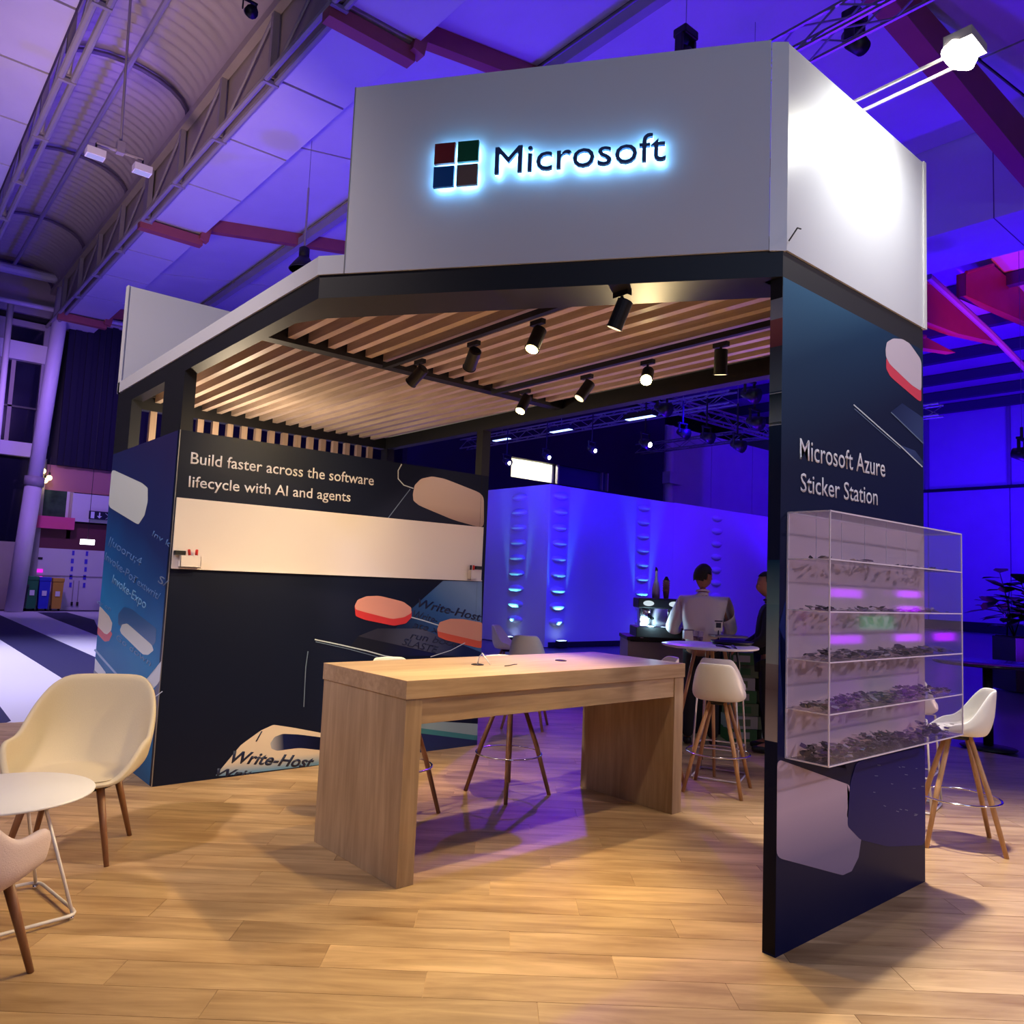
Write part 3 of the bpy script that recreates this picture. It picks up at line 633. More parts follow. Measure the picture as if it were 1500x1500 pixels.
spot_head(1.055, .68, 0, 0, (.75, 1.9, .2), 'black track spotlight below the sign, closest to the fascia', 90, (1, .76, .42), 74, 3)
spot_head(2.085, 2.60, 0, 0, (.2, 2.2, 0), 'small glowing track spotlight at the inner end of the back track', 110, (1, .74, .38), 104, 30)
spot_head(2.085, 1.93, 0, 0, (.25, 2.6, .1), 'black track spotlight sharply tilted, second along the back track', 190, (1, .74, .36), 100, 3)
spot_head(2.085, 1.37, 0, 0, (-.6, -.5, .6), 'glaring yellow track spotlight facing the viewer on the back track', 170, (1, .74, .36), 104, 80)
spot_head(2.085, .80, 0, 0, (2.6, 1.2, 0), 'black track spotlight near the sticker wall on the back track', 70, (1, .80, .56), 84, 3)
# cable tray piece hanging from the middle beam
for pos, lab in (((1.10, 2.92), 'unlit black cylinder spotlight hanging straight down by the middle beam'),):
    pass

# ------------------------------------------------------------------ floodlight on an arm in front of the right fascia
fl = thing('floodlight', 'glaring white floodlight on a slim arm above the right fascia board', 'floodlight', (2.17, -.02, ZF))
for dx in (-.055, .055):
    q = B(); beam(q, (dx, .05, .01), (dx, -.50, .03), .012, .012); obj('arm', q, M_steelw, fl)
q = B(); beam(q, (-.055, .05, .01), (.055, .05, .01), .012, .012); obj('crossbar', q, M_steelw, fl)
dF = Vector((-.12, .45, -.86)).normalized(); cF = Vector((0, -.50, .05))
q = B(); beam(q, cF-dF*.04-Vector((.1, 0, 0)), cF-dF*.04+Vector((.1, 0, 0)), .13, .05); obj('housing', q, M_grey, fl)
q = B(); tube(q, [cF-dF*.012, cF+dF*.03, cF+dF*.05], [.075, .078, .05], 20); q.transform(Matrix.Translation(cF) @ Matrix.Scale(1.35, 4, (1, 0, 0)) @ Matrix.Translation(-cF)); obj('lamp_glass', q, emis('flood_glass', (255, 250, 225), 60), fl)
light('flood_bulb', 'SPOT', Vector((2.17, -.02, ZF))+cF+dF*.09, (2.25, 0, 3.75), 48, (.96, 1, .97), .05, 140, .9)

# ------------------------------------------------------------------ acrylic sticker display
AX0, AX1, AZ0, AZ1, AD = 1.488, 2.985, .855, 1.975, .205
M_acr = clear('acrylic_sheet', (.96, .95, .97), haze=.035)
M_back = clear('frosted_acrylic_back', (.7, .66, .72), haze=.85, hazecol=(222, 202, 220))
M_edge = mat('acrylic_edge', (236, 226, 240), .25)
ac = thing('display_case', 'clear acrylic wall display with five shelves on the navy sticker wall', 'display case', (2.2, 0, AZ0))
def abx(name, x0, x1, y0, y1, z0, z1, m): return bx(name, x0, x1, y0, y1, z0, z1, m, ac)
abx('back_sheet', AX0, AX1, -.008, -.003, AZ0, AZ1, M_back)
abx('side_sheet', AX0, AX0+.005, -AD, -.008, AZ0, AZ1, M_acr); abx('side_sheet', AX1-.005, AX1, -AD, -.008, AZ0, AZ1, M_acr)
abx('front_sheet', AX0, AX1, -AD-.005, -AD, AZ0, AZ1, M_acr)
abx('top_sheet', AX0, AX1, -AD, -.008, AZ1-.005, AZ1, M_acr)
shz = [AZ0, 1.075, 1.300, 1.522, 1.755]
for z in shz: abx('shelf', AX0+.005, AX1-.005, -AD, -.008, z, z+.005, M_acr)
for z in shz[1:]: abx('shelf_edge', AX0, AX1, -AD-.0065, -AD-.004, z, z+.006, M_edge); 
for z in shz[1:]: abx('shelf_edge', AX0-.0015, AX0+.001, -AD, -.008, z, z+.005, M_edge)
e = .0055
for y0 in (-AD-.0065, -.009):
    for z0 in (AZ0-.002, AZ1-.004): abx('edge_strip', AX0-.001, AX1+.001, y0, y0+e, z0, z0+e+.001, M_edge)
for x0 in (AX0-.002, AX1-.004):
    for z0 in (AZ0-.002, AZ1-.004): abx('edge_strip', x0, x0+e, -AD, -.008, z0, z0+e+.001, M_edge)
    abx('edge_strip', x0, x0+e, -AD-.0065, -AD-.001, AZ0, AZ1, M_edge)
abx('edge_strip', AX0-.002, AX0+.006, -.009, -.001, AZ0, AZ1, M_edge)
for k in range(1, 6): abx('divider_joint', AX0+k*.25-.001, AX0+k*.25+.001, -.011, -.008, shz[4], AZ1-.01, M_edge)
# heaps of loose stickers
M_st = [mat('sticker_dark', (58, 50, 62), .3), mat('sticker_silver', (176, 170, 180), .2, .7), mat('sticker_black', (26, 24, 32), .25), mat('sticker_pale', (206, 196, 206), .4), mat('sticker_violet', (110, 80, 130), .3)]
dens = [(420, .055), (330, .045), (260, .035), (120, .022), (90, .018)]
names5 = ['bottom', 'second lowest', 'middle', 'second highest', 'top']
for k, z in enumerate(shz):
    q = B(); n_, hh = dens[k]; random.seed(20+k)
    for i in range(n_):
        x = random.uniform(AX0+.05, AX1-.05); y = random.uniform(-AD+.03, -.04)
        hgt = hh*(.4+.6*abs(math.sin(x*5+k)))*(1 if k < 3 else random.random())
        zc = z+.008+random.random()*hgt; r = random.uniform(.012, .03)
        nrm = Vector((random.gauss(0, .25), random.gauss(0, .25), 1)).normalized()
        a = nrm.orthogonal().normalized(); b = nrm.cross(a); th = random.uniform(0, 6); nn = random.choice((4, 4, 6, 8)); asp = random.uniform(.5, 1)
        pts = [Vector((x, y, zc))+a*r*math.cos(th+2*PI*j/nn)+b*r*asp*math.sin(th+2*PI*j/nn) for j in range(nn)]
        for p in pts:
            if p.z < z+.006: p.z = z+.006
        prism(q, pts, nrm*.0012, mi=random.choice((0, 0, 0, 1, 2, 2, 3, 4)))
    o = obj('sticker_heap', q, M_st); tag(o, 'loose stickers lying on the %s shelf of the acrylic display' % names5[k], 'stickers', 'stickers in the acrylic display', 'stuff')

# ------------------------------------------------------------------ oak bar table
tb = thing('bar_table', 'long light oak bar table with slab legs in the middle of the stand', 'table', (.459, 1.567, 0), .0227)
TL, TW, TZ = 2.435, .902, 1.057
def tbx(name, x0, x1, y0, y1, z0, z1, m, bv=.002): q = B(); box(q, x0, x1, y0, y1, z0, z1); return obj(name, q, m, tb, bevel=bv)
tbx('tabletop', 0, TL, 0, TW, TZ-.098, TZ, M_oak)
tbx('side_leg', .006, .112, .006, TW-.006, 0, TZ-.098, M_oakv); tbx('side_leg', TL-.112, TL-.006, .006, TW-.006, 0, TZ-.098, M_oakv)
tbx('apron', .112, TL-.112, .014, .05, TZ-.235, TZ-.098, M_oak); tbx('apron', .112, TL-.112, TW-.05, TW-.014, TZ-.235, TZ-.098, M_oak)
for x in (.86, 1.62):
    q = B(); lathe(q, [(.03, 0), (.041, 0), (.041, .004), (.034, .005), (.034, .001), (.0, .001)], 24, (x, .47, TZ)); obj('cable_grommet', q, M_blackp, tb)
q = B(); tube(q, [(.86, .47, TZ+.003), (.865, .465, TZ+.05), (.88, .45, TZ+.075), (.90, .42, TZ+.03), (.91, .40, TZ+.006)], .004, 6)
o = obj('charging_cable', q, M_white, None, True); o.location = (.459, 1.567, 0); o.rotation_euler = (0, 0, .0227); tag(o, 'short white cable end looping out of the table grommet', 'cable')
q = B(); tube(q, [(.97, .33, TZ+.004), (1.02, .34, TZ+.004), (1.07, .35, TZ+.008), (1.12, .38, TZ+.004)], .003, 6)
o = obj('charging_cable', q, M_blackp, None, True); o.location = (.459, 1.567, 0); o.rotation_euler = (0, 0, .0227); tag(o, 'thin dark cable lying on the oak tabletop', 'cable')

# ------------------------------------------------------------------ shells for seats
def shell_bm(rx, ry, rim, lean, dish=.015, n=40, rows=14, p=2.6, corner=.35, thick=.012, taper=0):
    """bucket: front faces +X; rim(th) height over the seat, lean(th) outward drift per metre of height"""
    bm = B(); grid = []
    for i in range(rows+1):
        t = i/rows; row = []
        for k in range(n):
            th = 2*PI*k/n; ct, st = math.cos(th), math.sin(th)
            rb = 1/((abs(ct)/rx)**p + (abs(st)/ry)**p)**(1/p)
            h = rim(th)
            if t < .5: r = rb*(1-corner*.35)*(t/.5); z = dish*(t/.5)**2*.2
            else:
                s = (t-.5)/.5; r = rb*(1-corner*.35) + rb*corner*.35*min(1, math.sin(min(s*1.6, 1)*PI/2)) + lean(th)*h*s; z = dish*.2 + h*s**1.35
            row.append(bm.verts.new((r*ct, r*st*(1-taper*z), z)))
        grid.append(row)
    for i in range(1, rows):
        for k in range(n): bm.faces.new((grid[i][k], grid[i][(k+1) % n], grid[i+1][(k+1) % n], grid[i+1][k]))
    cv = bm.verts.new((0, 0, 0))
    for v in grid[0]: bm.verts.remove(v)
    for k in range(n): bm.faces.new((cv, grid[1][k], grid[1][(k+1) % n]))
    return bm
def shell(name, par, m, z, thick, **kw):
    o = obj(name, shell_bm(**kw), m, par, True); o.location = (0, 0, z)
    s = o.modifiers.new('solid', 'SOLIDIFY'); s.thickness = thick; s.offset = -1
    u = o.modifiers.new('sub', 'SUBSURF'); u.levels = 1; u.render_levels = 1
    return o
def smooth(a, b, x): t = min(max((x-a)/(b-a), 0), 1); return t*t*(3-2*t)
def st_rim(th):
    a = abs(((th+PI) % (2*PI))-PI)      # 0 front .. pi back
    return .012 + .075*smooth(.7, 1.5, a) + .215*smooth(1.55, 2.4, a)
def wood_stool(lab, loc_, rz, legm=None, group='white shell bar stools with wooden legs'):
    t = thing('bar_stool', lab, 'stool', loc_, rz, group)
    shell('seat', t, M_shell, .715, .010, rx=.19, ry=.215, taper=1.0, rim=st_rim, lean=lambda th: .12, corner=.5)
    q = B(); lathe(q, [(.02, .68), (.085, .682), (.09, .70), (.07, .712), (.02, .712)], 20); obj('seat_mount', q, M_blackp, t, True)
    for sx in (-1, 1):
        for sy in (-1, 1):
            q = B(); tube(q, [(sx*.225, sy*.225, 0), (sx*.15, sy*.15, .35), (sx*.06, sy*.06, .70)], [.0145, .018, .016], 10); obj('leg', q, legm or M_leg, t, True)
    q = B(); tube(q, [(.205*math.cos(2*PI*k/28), .205*math.sin(2*PI*k/28)*1.0, .30) for k in range(28)], .006, 8, closed=True)
    q.transform(Matrix.Scale(1.22, 4, (1, 0, 0)) @ Matrix.Scale(1.22, 4, (0, 1, 0))); obj('foot_ring', q, M_chrome, t, True)
    return t
def wire_stool(lab, loc_, rz):
    t = thing('bar_stool', lab, 'stool', loc_, rz, 'white bar stools on bent wire frames')
    shell('seat', t, M_shell, .715, .010, rx=.19, ry=.215, taper=1.0, rim=st_rim, lean=lambda th: .12, corner=.5)
    c = [(.2, .2), (.2, -.2), (-.2, -.2), (-.2, .2)]
    for x, y in c:
        q = B(); tube(q, [(x, y, .012), (x*.82, y*.82, .69), (x*.4, y*.4, .70)], .008, 8); obj('leg', q, M_steelw, t, True)
    q = B(); tube(q, round_poly([(x, y, .010) for x, y in c], .06, 3), .008, 8, closed=True); obj('floor_frame', q, M_steelw, t, True)
    q = B(); tube(q, round_poly([(x*.93, y*.93, .26) for x, y in c], .06, 3), .006, 8, closed=True); obj('footrest', q, M_steelw, t, True)
    return t
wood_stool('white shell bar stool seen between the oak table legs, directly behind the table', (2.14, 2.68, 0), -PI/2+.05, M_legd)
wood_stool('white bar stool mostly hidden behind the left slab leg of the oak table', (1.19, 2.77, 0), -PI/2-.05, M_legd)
wood_stool('white bar stool with wooden legs right of the oak table, back turned to the viewer', (3.66, 1.86, 0), .42)
wood_stool('white bar stool with pale wooden legs behind the acrylic display at the right edge', (3.95, .17, 0), 2.1)
wood_stool('pale bar stool standing on the blue lit floor behind the oak table', (4.05, 4.65, 0), .7)
wood_stool('farthest pale bar stool by the backdrop, just above the oak tabletop', (4.9, 6.0, 0), -1.0)
wire_stool('white wire framed bar stool behind the wooden legged one beside the table', (4.07, 2.13, 0), .42)
wire_stool('white wire framed bar stool partly behind the sticker wall', (4.62, .78, 0), .2)

# ------------------------------------------------------------------ lounge corner at the left
def lounge(lab, loc_, rz, m, legm):
    t = thing('lounge_chair', lab, 'armchair', loc_, rz)
    def rim(th):
        a = abs(((th+PI) % (2*PI))-PI)
        return .03 + .18*smooth(.75, 1.45, a) + .30*smooth(1.8, 2.8, a)
    def lean(th):
        a = abs(((th+PI) % (2*PI))-PI); return .22 + .18*smooth(1.8, 2.8, a)
    shell('shell', t, m, .40, .035, rx=.33, ry=.33, rim=rim, lean=lean, corner=.8, p=2.4, n=48, rows=16)
    q = B(); lathe(q, [(.03, .36), (.20, .362), (.21, .385), (.03, .39)], 24); obj('under_frame', q, M_blackp, t, True)
    for sx in (-1, 1):
        for sy in (-1, 1):
            q = B(); tube(q, [(sx*.255, sy*.255, 0), (sx*.17, sy*.17, .40)], [.013, .022], 12); obj('leg', q, legm, t, True)
    return t
lounge('cream upholstered armchair with walnut legs beside the navy wall', (-.75, 3.03, 0), math.atan2(-.89, -.45), M_wool, M_legd)
lounge('pale upholstered armchair cut off by the lower left edge', (-1.50, 1.62, 0), math.radians(53), M_wool2, M_legd)
lt = thing('coffee_table', 'round white low table on a white wire frame between the two armchairs', 'table', (-1.19, 2.30, 0), .14)
q = B(); lathe(q, [(.02, .536), (.345, .536), (.362, .542), (.364, .548), (.360, .552), (.02, .552)], 48); obj('tabletop', q, M_white, lt, True)
cc = [(.26, .26), (.26, -.26), (-.26, -.26), (-.26, .26)]
q = B(); tube(q, round_poly([(x, y, .024) for x, y in cc], .12, 4), .008, 8, closed=True); obj('floor_frame', q, M_steelw, lt, True)
for x, y in cc:
    q = B(); tube(q, [(x*.93, y*.93, .026), (x*.45, y*.45, .535)], .008, 8); obj('leg', q, M_steelw, lt, True)
    q = B(); lathe(q, [(.010, 0), (.012, .004), (.012, .016), (.006, .018)], 12, (x*.92, y*.92, 0)); obj('glide_foot', q, M_chrome, lt, True)

# ================================================================== behind the stand: coffee corner and people
def at(u, v, depth): return CAM + ray(u, v)*depth
def ground(u, v, depth, z=0): p = at(u, v, depth); return (p.x, p.y, z)
p_ = at(955, 960, 6.6)
wood_stool('white bar stool showing only its seat edge above the right end of the oak tabletop', (p_.x, p_.y, 0), 2.6)
crz = math.atan2(-.65, .76)
ctr = thing('coffee_counter', 'dark coffee counter with pale grey front band behind the white round table', 'counter', ground(1010, 950, 8.75), crz)
def lbx(name, par, x0, x1, y0, y1, z0, z1, m, bv=0, **k): q = B(); box(q, x0, x1, y0, y1, z0, z1); return obj(name, q, m, par, bevel=bv, **k)
lbx('body', ctr, -.66, 1.9, .03, .65, 0, 1.0, M_blackp); lbx('worktop', ctr, -.70, 1.95, 0, .68, 1.0, 1.04, M_blackp, .004)
lbx('front_band', ctr, -.69, -.05, .0, .03, .72, .985, mat('pale_grey_band', (150, 150, 164), .5)); lbx('end_panel', ctr, -.69, -.66, .03, .65, 0, 1.0, mat('pale_grey_band', (150, 150, 164), .5))
# boxed greenery and cartons in front of the counter
M_crt = [mat('carton_green', (70, 120, 66), .6), mat('carton_white', (190, 188, 180), .6), mat('carton_olive', (110, 128, 90), .6)]
random.seed(5); zc = 0
for i in range(7):
    hgt = .13; px_ = .60+(i % 2)*.0
    for j in range(2):
        cpos = Vector(ctr.location)+Matrix.Rotation(crz, 3, 'Z') @ Vector((.50+j*.36+random.uniform(-.02, .02), -.20, i*.135))
        c = thing('drinks_carton', '%s drinks carton in the %s stack before the counter, %s from the floor' % (['green', 'white', 'olive'][(i+j) % 3], ['left', 'right'][j], ['first', 'second', 'third', 'fourth', 'fifth', 'sixth', 'seventh'][i]), 'carton', cpos, crz+random.uniform(-.05, .05), 'cartons stacked before the coffee counter')
        lbx('carton_body', c, -.16, .16, -.13, .13, 0, .13, M_crt[(i+j) % 3]); lbx('carton_flap', c, -.162, .162, -.02, .02, .128, .134, M_crt[(i+j+1) % 3])
        lbx('carton_label', c, -.10, .08, -.1325, -.13, .03, .10, M_crt[(i+j+1) % 3])
cmz = 1.04
cm = thing('coffee_machine', 'black and chrome espresso machine on the counter beside the barista', 'coffee machine', tuple(at(967, 930, 8.62).xy)+(cmz,), crz)
lbx('drip_base', cm, -.30, .34, -.22, .26, .02, .13, M_blackp, .008); lbx('back_body', cm, -.22, .30, .05, .24, .13, .34, M_chrome, .004)
lbx('drip_tray', cm, -.27, .31, -.20, .04, .13, .145, M_chrome, .003); lbx('top_housing', cm, -.27, .33, -.14, .26, .33, .44, M_blackp, .012)
for x in (-.14, .14):
    q = B(); lathe(q, [(.02, 0), (.035, 0), (.036, .07), (.03, .09), (.02, .09)], 16, (x, -.04, .245)); obj('group_head', q, M_chrome, cm, True)
    q = B(); tube(q, [(x, -.05, .24), (x+.02, -.19, .225)], [.012, .016], 8); obj('portafilter_handle', q, M_blackp, cm, True)
    q = B(); lathe(q, [(.005, 0), (.042, 0), (.042, .004), (.005, .004)], 20); q.transform(Matrix.Translation((x-.02, -.142, .385)) @ Matrix.Rotation(PI/2, 4, 'X') @ Matrix.Scale(1.4, 4, (1, 0, 0)) @ Matrix.Scale(.7, 4, (0, 1, 0))); obj('display', q, emis('machine_display', (210, 225, 235), 1.0), cm)
q = B(); tube(q, [(-.24, -.05, .32), (-.25, -.10, .26), (-.24, -.13, .17)], .006, 8); obj('steam_wand', q, M_chrome, cm, True)
for x in (-.2, .26):
    q = B(); tube(q, [(x, .0, 0), (x, 0, .02)], .02, 10); obj('foot', q, M_chrome, cm, True)
l3 = light('machine_task_light', 'POINT', tuple(at(960, 915, 8.30)), (0, 0, 0), 4, (.5, .85, 1), .04)
bt = thing('bottle', 'white narrow necked bottle standing on the coffee machine', 'bottle', tuple(at(960, 900, 8.65).xy)+(cmz+.44,))
q = B(); lathe(q, [(.02, 0), (.042, .002), (.043, .10), (.030, .16), (.014, .22), (.013, .30), (.013, .302)], 20); obj('bottle_body', q, mat('milky_bottle', (206, 206, 214), .35), bt, True)
q = B(); tube(q, [(0, 0, .30), (0, 0, .325), (-.01, 0, .345)], [.016, .013, .006], 10); obj('pourer', q, M_blackp, bt, True)
sh = thing('cup_stack', 'tall stack of brown paper cups on the coffee machine', 'cups', tuple(at(975, 900, 8.68).xy)+(cmz+.44,))
for k in range(5):
    q = B(); lathe(q, [(.026, 0), (.038, .09), (.041, .092), (.041, .098), (.034, .098)], 20, (0, 0, k*.026)); obj('paper_cup', q, mat('kraft_cup', (150, 118, 92), .6), sh, True)
q = B(); lathe(q, [(.037, 0), (.020, .035), (.012, .05), (.010, .052)], 16, (0, 0, 4*.026+.09)); obj('top_lid', q, M_blackp, sh, True)

# round white high table
rp = ground(1040, 942, 7.15)
rt = thing('high_table', 'round white high table crowded with cups and a tray before the coffee counter', 'table', rp)
q = B(); lathe(q, [(.02, 1.075), (.41, 1.075), (.43, 1.082), (.432, 1.092), (.428, 1.098), (.02, 1.098)], 48); obj('tabletop', q, M_white, rt, True)
for sx in (-1, 1):
    for sy in (-1, 1):
        q = B(); tube(q, [(sx*.24, sy*.24, 0), (sx*.09, sy*.09, 1.075)], [.013, .017], 10); obj('leg', q, M_leg, rt, True)
def on_table(u, v): p = onz(u, v, 1.098); return (p.x, p.y, 1.098)
nb = thing('napkin_box', 'small white napkin box at the left side of the round high table', 'box', on_table(1009, 936), crz)
lbx('box_body', nb, -.055, .055, -.045, .045, 0, .085, M_white, .003); lbx('napkins', nb, -.045, .045, -.035, .035, .085, .094, mat('grey_napkin', (120, 110, 120), .8))
M_cup = clear('clear_plastic_cup', (.82, .80, .86), haze=.18)
for i, (u, v, lab) in enumerate(((1019, 938, 'clear plastic cup behind the napkin box'), (1026, 939, 'clear plastic cup in the middle of the group on the high table'), (1031, 935, 'clear plastic cup nearest the dark tray on the high table'))):
    t = thing('plastic_cup', lab, 'cup', on_table(u, v), 0, 'clear cups on the round high table')
    q = B(); lathe(q, [(.022, 0), (.032, .09), (.034, .092)], 16); obj('cup_wall', q, M_cup, t, True)
    q = B(); lathe(q, [(.02, .003), (.026, .04), (.001, .04)], 16); obj('drink', q, mat('dark_drink', (110, 60, 90), .3), t, True)
tr = thing('serving_tray', 'black tray on the right half of the round high table', 'tray', on_table(1072, 944))
q = B(); lathe(q, [(.05, 0), (.17, 0), (.20, .03), (.196, .03), (.168, .006), (.05, .006)], 32); obj('tray_dish', q, M_blackp, tr, True)
lp = thing('laptop', 'closed dark laptop lying across the black tray', 'laptop', tuple(Vector(on_table(1066, 938)).xy)+(1.13,), crz+.1)
lbx('base', lp, -.17, .17, -.11, .11, 0, .012, M_grey, .003); lbx('lid', lp, -.17, .17, -.11, .11, .013, .021, mat('violet_grey_lid', (120, 106, 140), .35), .003)
sg = thing('table_sign', 'small upright sign with dark square on a stand at the round high table', 'sign', on_table(1052, 938), crz)
q = B(); lathe(q, [(.01, 0), (.04, 0), (.042, .006), (.012, .010), (.006, .012), (.006, .10)], 20); obj('stand', q, M_blackp, sg, True)
lbx('sign_card', sg, -.042, .042, -.004, .004, .09, .20, M_white, .002); lbx('print_square', sg, -.025, .025, -.0052, -.004, .125, .175, mat('sign_ink', (40, 50, 70), .5)); lbx('print_band', sg, -.04, .04, -.0054, -.004, .185, .198, mat('sign_ink', (40, 50, 70), .5))
bg = thing('shoulder_bag', 'black bag strap hanging over the edge of the round high table', 'bag', tuple(onz(1067, 948, 1.10).xy)+(1.10,), crz)
q = B(); tube(q, [(-.10, .02, .01), (-.06, -.06, .012), (-.02, -.14, -.005), (-.03, -.16, -.10), (-.05, -.155, -.22)], .010, 6); obj('strap', q, M_blackp, bg, True)
q = B(); tube(q, [(.04, .02, .01), (.03, -.06, .012), (.03, -.15, -.01), (.045, -.165, -.12), (.05, -.16, -.26)], .012, 6); obj('strap', q, M_blackp, bg, True)

# ------------------------------------------------------------------ people
M_skin = mat('skin', (168, 112, 88), .5, var=.04, scale=20); M_hair = mat('dark_hair', (30, 22, 22), .7, bump=.4, scale=120)
M_shirt = mat('white_shirt_cotton', (228, 220, 226), .8, bump=.25, scale=25); M_trs = mat('black_trousers', (24, 24, 28), .8); M_shoe = mat('black_shoes', (16, 16, 18), .4)
M_drkcl = mat('black_jacket', (20, 20, 26), .8, bump=.2, scale=25)
def head_bm(c, s, yaw, tilt):
    q = B(); bmesh.ops.create_uvsphere(q, u_segments=24, v_segments=18, radius=1)
    for v in q.verts:
        x, y, z = v.co
        jaw = 1 - .26*smooth(0, 1, -z); v.co = Vector((x*.098*(1 if x < 0 else .96)*jaw+(.012 if z < -.3 else 0), y*.076*jaw, z*.122))
        if x > 0: # face relief: eye sockets, brow, nose, mouth
            v.co.x += .020*math.exp(-((y/.22)**2)-((z+.15)/.22)**2) - .008*math.exp(-(((abs(y)-.42)/.2)**2)-((z-.02)/.14)**2) + .006*math.exp(-((y/.35)**2)-((z+.55)/.10)**2)
    for sy in (-1, 1):      # ears
        e = bmesh.ops.create_uvsphere(q, u_segments=10, v_segments=8, radius=1)
        for v in e['verts']: v.co = Vector((v.co.x*.016-.008, v.co.y*.008+sy*.078, v.co.z*.03-.005))
        e = bmesh.ops.create_uvsphere(q, u_segments=8, v_segments=6, radius=.010)
        for v in e['verts']: v.co += Vector((.084, sy*.030, .004))
    q.transform(Matrix.Translation(c) @ Matrix.Rotation(yaw, 4, 'Z') @ Matrix.Rotation(tilt, 4, 'Y') @ Matrix.Scale(s, 4)); return q
def hair_bm(c, s, yaw, tilt, low=-.45):
    q = B(); bmesh.ops.create_uvsphere(q, u_segments=24, v_segments=18, radius=1)
    for v in q.verts:
        x, y, z = v.co; v.co = Vector((x*.106-.004, y*.083, z*.128+.004))
        if noise.noise(Vector((x*6, y*6, z*6))) > 0: v.co *= 1.012
    dead = [v for v in q.verts if (v.co.x > .040 and v.co.z < .072) or v.co.z < low*.128+ .25*max(v.co.x, -.02)*1.0 or (abs(v.co.y) > .06 and v.co.z < .02 and v.co.x > -.03)]
    bmesh.ops.delete(q, geom=dead, context='VERTS')
    q.transform(Matrix.Translation(c) @ Matrix.Rotation(yaw, 4, 'Z') @ Matrix.Rotation(tilt, 4, 'Y') @ Matrix.Scale(s, 4)); return q
def hand(V, E_, R3, wi, w, d, up):
    """palm and five fingers rooted on wrist vertex wi; d points along the fingers"""
    d = Vector(d).normalized(); up = Vector(up).normalized(); s = d.cross(up).normalized(); w = Vector(w)
    V.append(tuple(w+d*.05)); E_.append((wi, len(V)-1)); R3.append((.034, .016)); pi_ = len(V)-1
    for k, (o_, ln) in enumerate(((-.028, .062), (-.010, .075), (.009, .072), (.026, .056))):
        a = w+d*.095+s*o_; b = a+d*ln*.5-up*.012; c = b+d*ln*.35-up*.028
        for j, p in enumerate((a, b, c)): V.append(tuple(p)); E_.append((pi_ if j == 0 else len(V)-2, len(V)-1)); R3.append((.009-.001*j,)*2)
    a = w+d*.045-s*.038; b = a+d*.03-s*.014-up*.01
    for j, p in enumerate((a, b)): V.append(tuple(p)); E_.append((pi_ if j == 0 else len(V)-2, len(V)-1)); R3.append((.011-.002*j,)*2)
def person(lab, loc_, rz, H, top_m, arms, hy, ht, leg_m=M_trs):
    """faces +X; arms: elbow and wrist for left and right"""
    t = thing('person', lab, 'person', loc_, rz); k = H/1.75
    P = lambda x, y, z: (x*k, y*k, z*k)
    V, E_, R3 = [], [], []
    def add(p, r, fr=None):
        V.append(p); R3.append(r if isinstance(r, tuple) else (r, r))
        if fr is not None: E_.append((fr, len(V)-1))
        return len(V)-1
    pel = add(P(0, 0, .95), .10); spn = add(P(0, 0, 1.12), .09, pel); che = add(P(0, 0, 1.30), (.06, .06), spn); nk = add(P(-.005, 0, 1.45), .060, che); n2 = add(P(.02, 0, 1.53), .050, nk)
    for sy, (el, wr) in zip((1, -1), arms):
        s_ = add(P(0, sy*.175, 1.37), .020, che); e_ = add(P(*el), .014, s_); w_ = add(P(*wr), .026, e_)
        hand(V, E_, R3, w_, P(*wr), Vector(wr)-Vector(el)+Vector((.1, 0, 0)), (0, 0, 1))
        hp = add(P(0, sy*.09, .88), .088, pel); kn = add(P(.02, sy*.11, .49), .058, hp); an = add(P(-.01, sy*.12, .09), .038, kn); add(P(.13, sy*.13, .04), .032, an)
    body = skin_mesh('body', V, E_, R3, M_skin, t, 1)
    hc = Vector(P(.035, 0, 1.63)); hb = head_bm(hc, k, hy, ht); hb.from_mesh(body.data); old = body.data
    nm = D.meshes.new('body'); hb.to_mesh(nm); hb.free(); nm.materials.append(M_skin)
    for p in nm.polygons: p.use_smooth = True
    body.data = nm; D.meshes.remove(old)
    o = obj('hair', hair_bm(hc, k, hy, ht), M_hair, t, True); sd = o.modifiers.new('solid', 'SOLIDIFY'); sd.thickness = .004
    # clothing
    V, E_, R3 = [], [], []
    pel = add(P(0, 0, .90), (.175, .195)); spn = add(P(0, 0, 1.10), (.165, .195), pel); che = add(P(0, 0, 1.29), (.160, .200), spn); nk = add(P(-.008, 0, 1.44), .075, che); add(P(0, 0, 1.485), .066, nk)
    for sy, (el, wr) in zip((1, -1), arms):
        s_ = add(P(0, sy*.195, 1.375), .088, che); m_ = add(tuple((Vector(P(0, sy*.195, 1.385))+Vector(P(*el)))/2), .082, s_); e_ = add(P(*el), .074, m_); w_ = add(tuple(Vector(P(*wr))*.93+Vector(P(*el))*.07), .036, e_)
    skin_mesh('shirt', V, E_, R3, top_m, t, 2)
    q = B(); tube(q, [(.058*k*math.cos(a), .062*k*math.sin(a), 1.488*k+.012*math.cos(a)*-1) for a in [2*PI*j/16 for j in range(16)]], .010, 6, closed=True); obj('collar', q, top_m, t, True)
    V, E_, R3 = [], [], []
    pel = add(P(0, 0, .97), (.145, .150))
    for sy in (1, -1):
        hp = add(P(0, sy*.09, .86), .105, pel); kn = add(P(.02, sy*.11, .49), .074, hp); add(P(-.01, sy*.12, .07), .060, kn)
    skin_mesh('trousers', V, E_, R3, leg_m, t, 2)
    for sy in (1, -1):
        skin_mesh('shoe', [P(-.04, sy*.12, .045), P(.08, sy*.125, .045), P(.17, sy*.13, .035)], [(0, 1), (1, 2)], [(.045, .042), (.048, .04), (.036, .03)], M_shoe, t, 2)
    return t
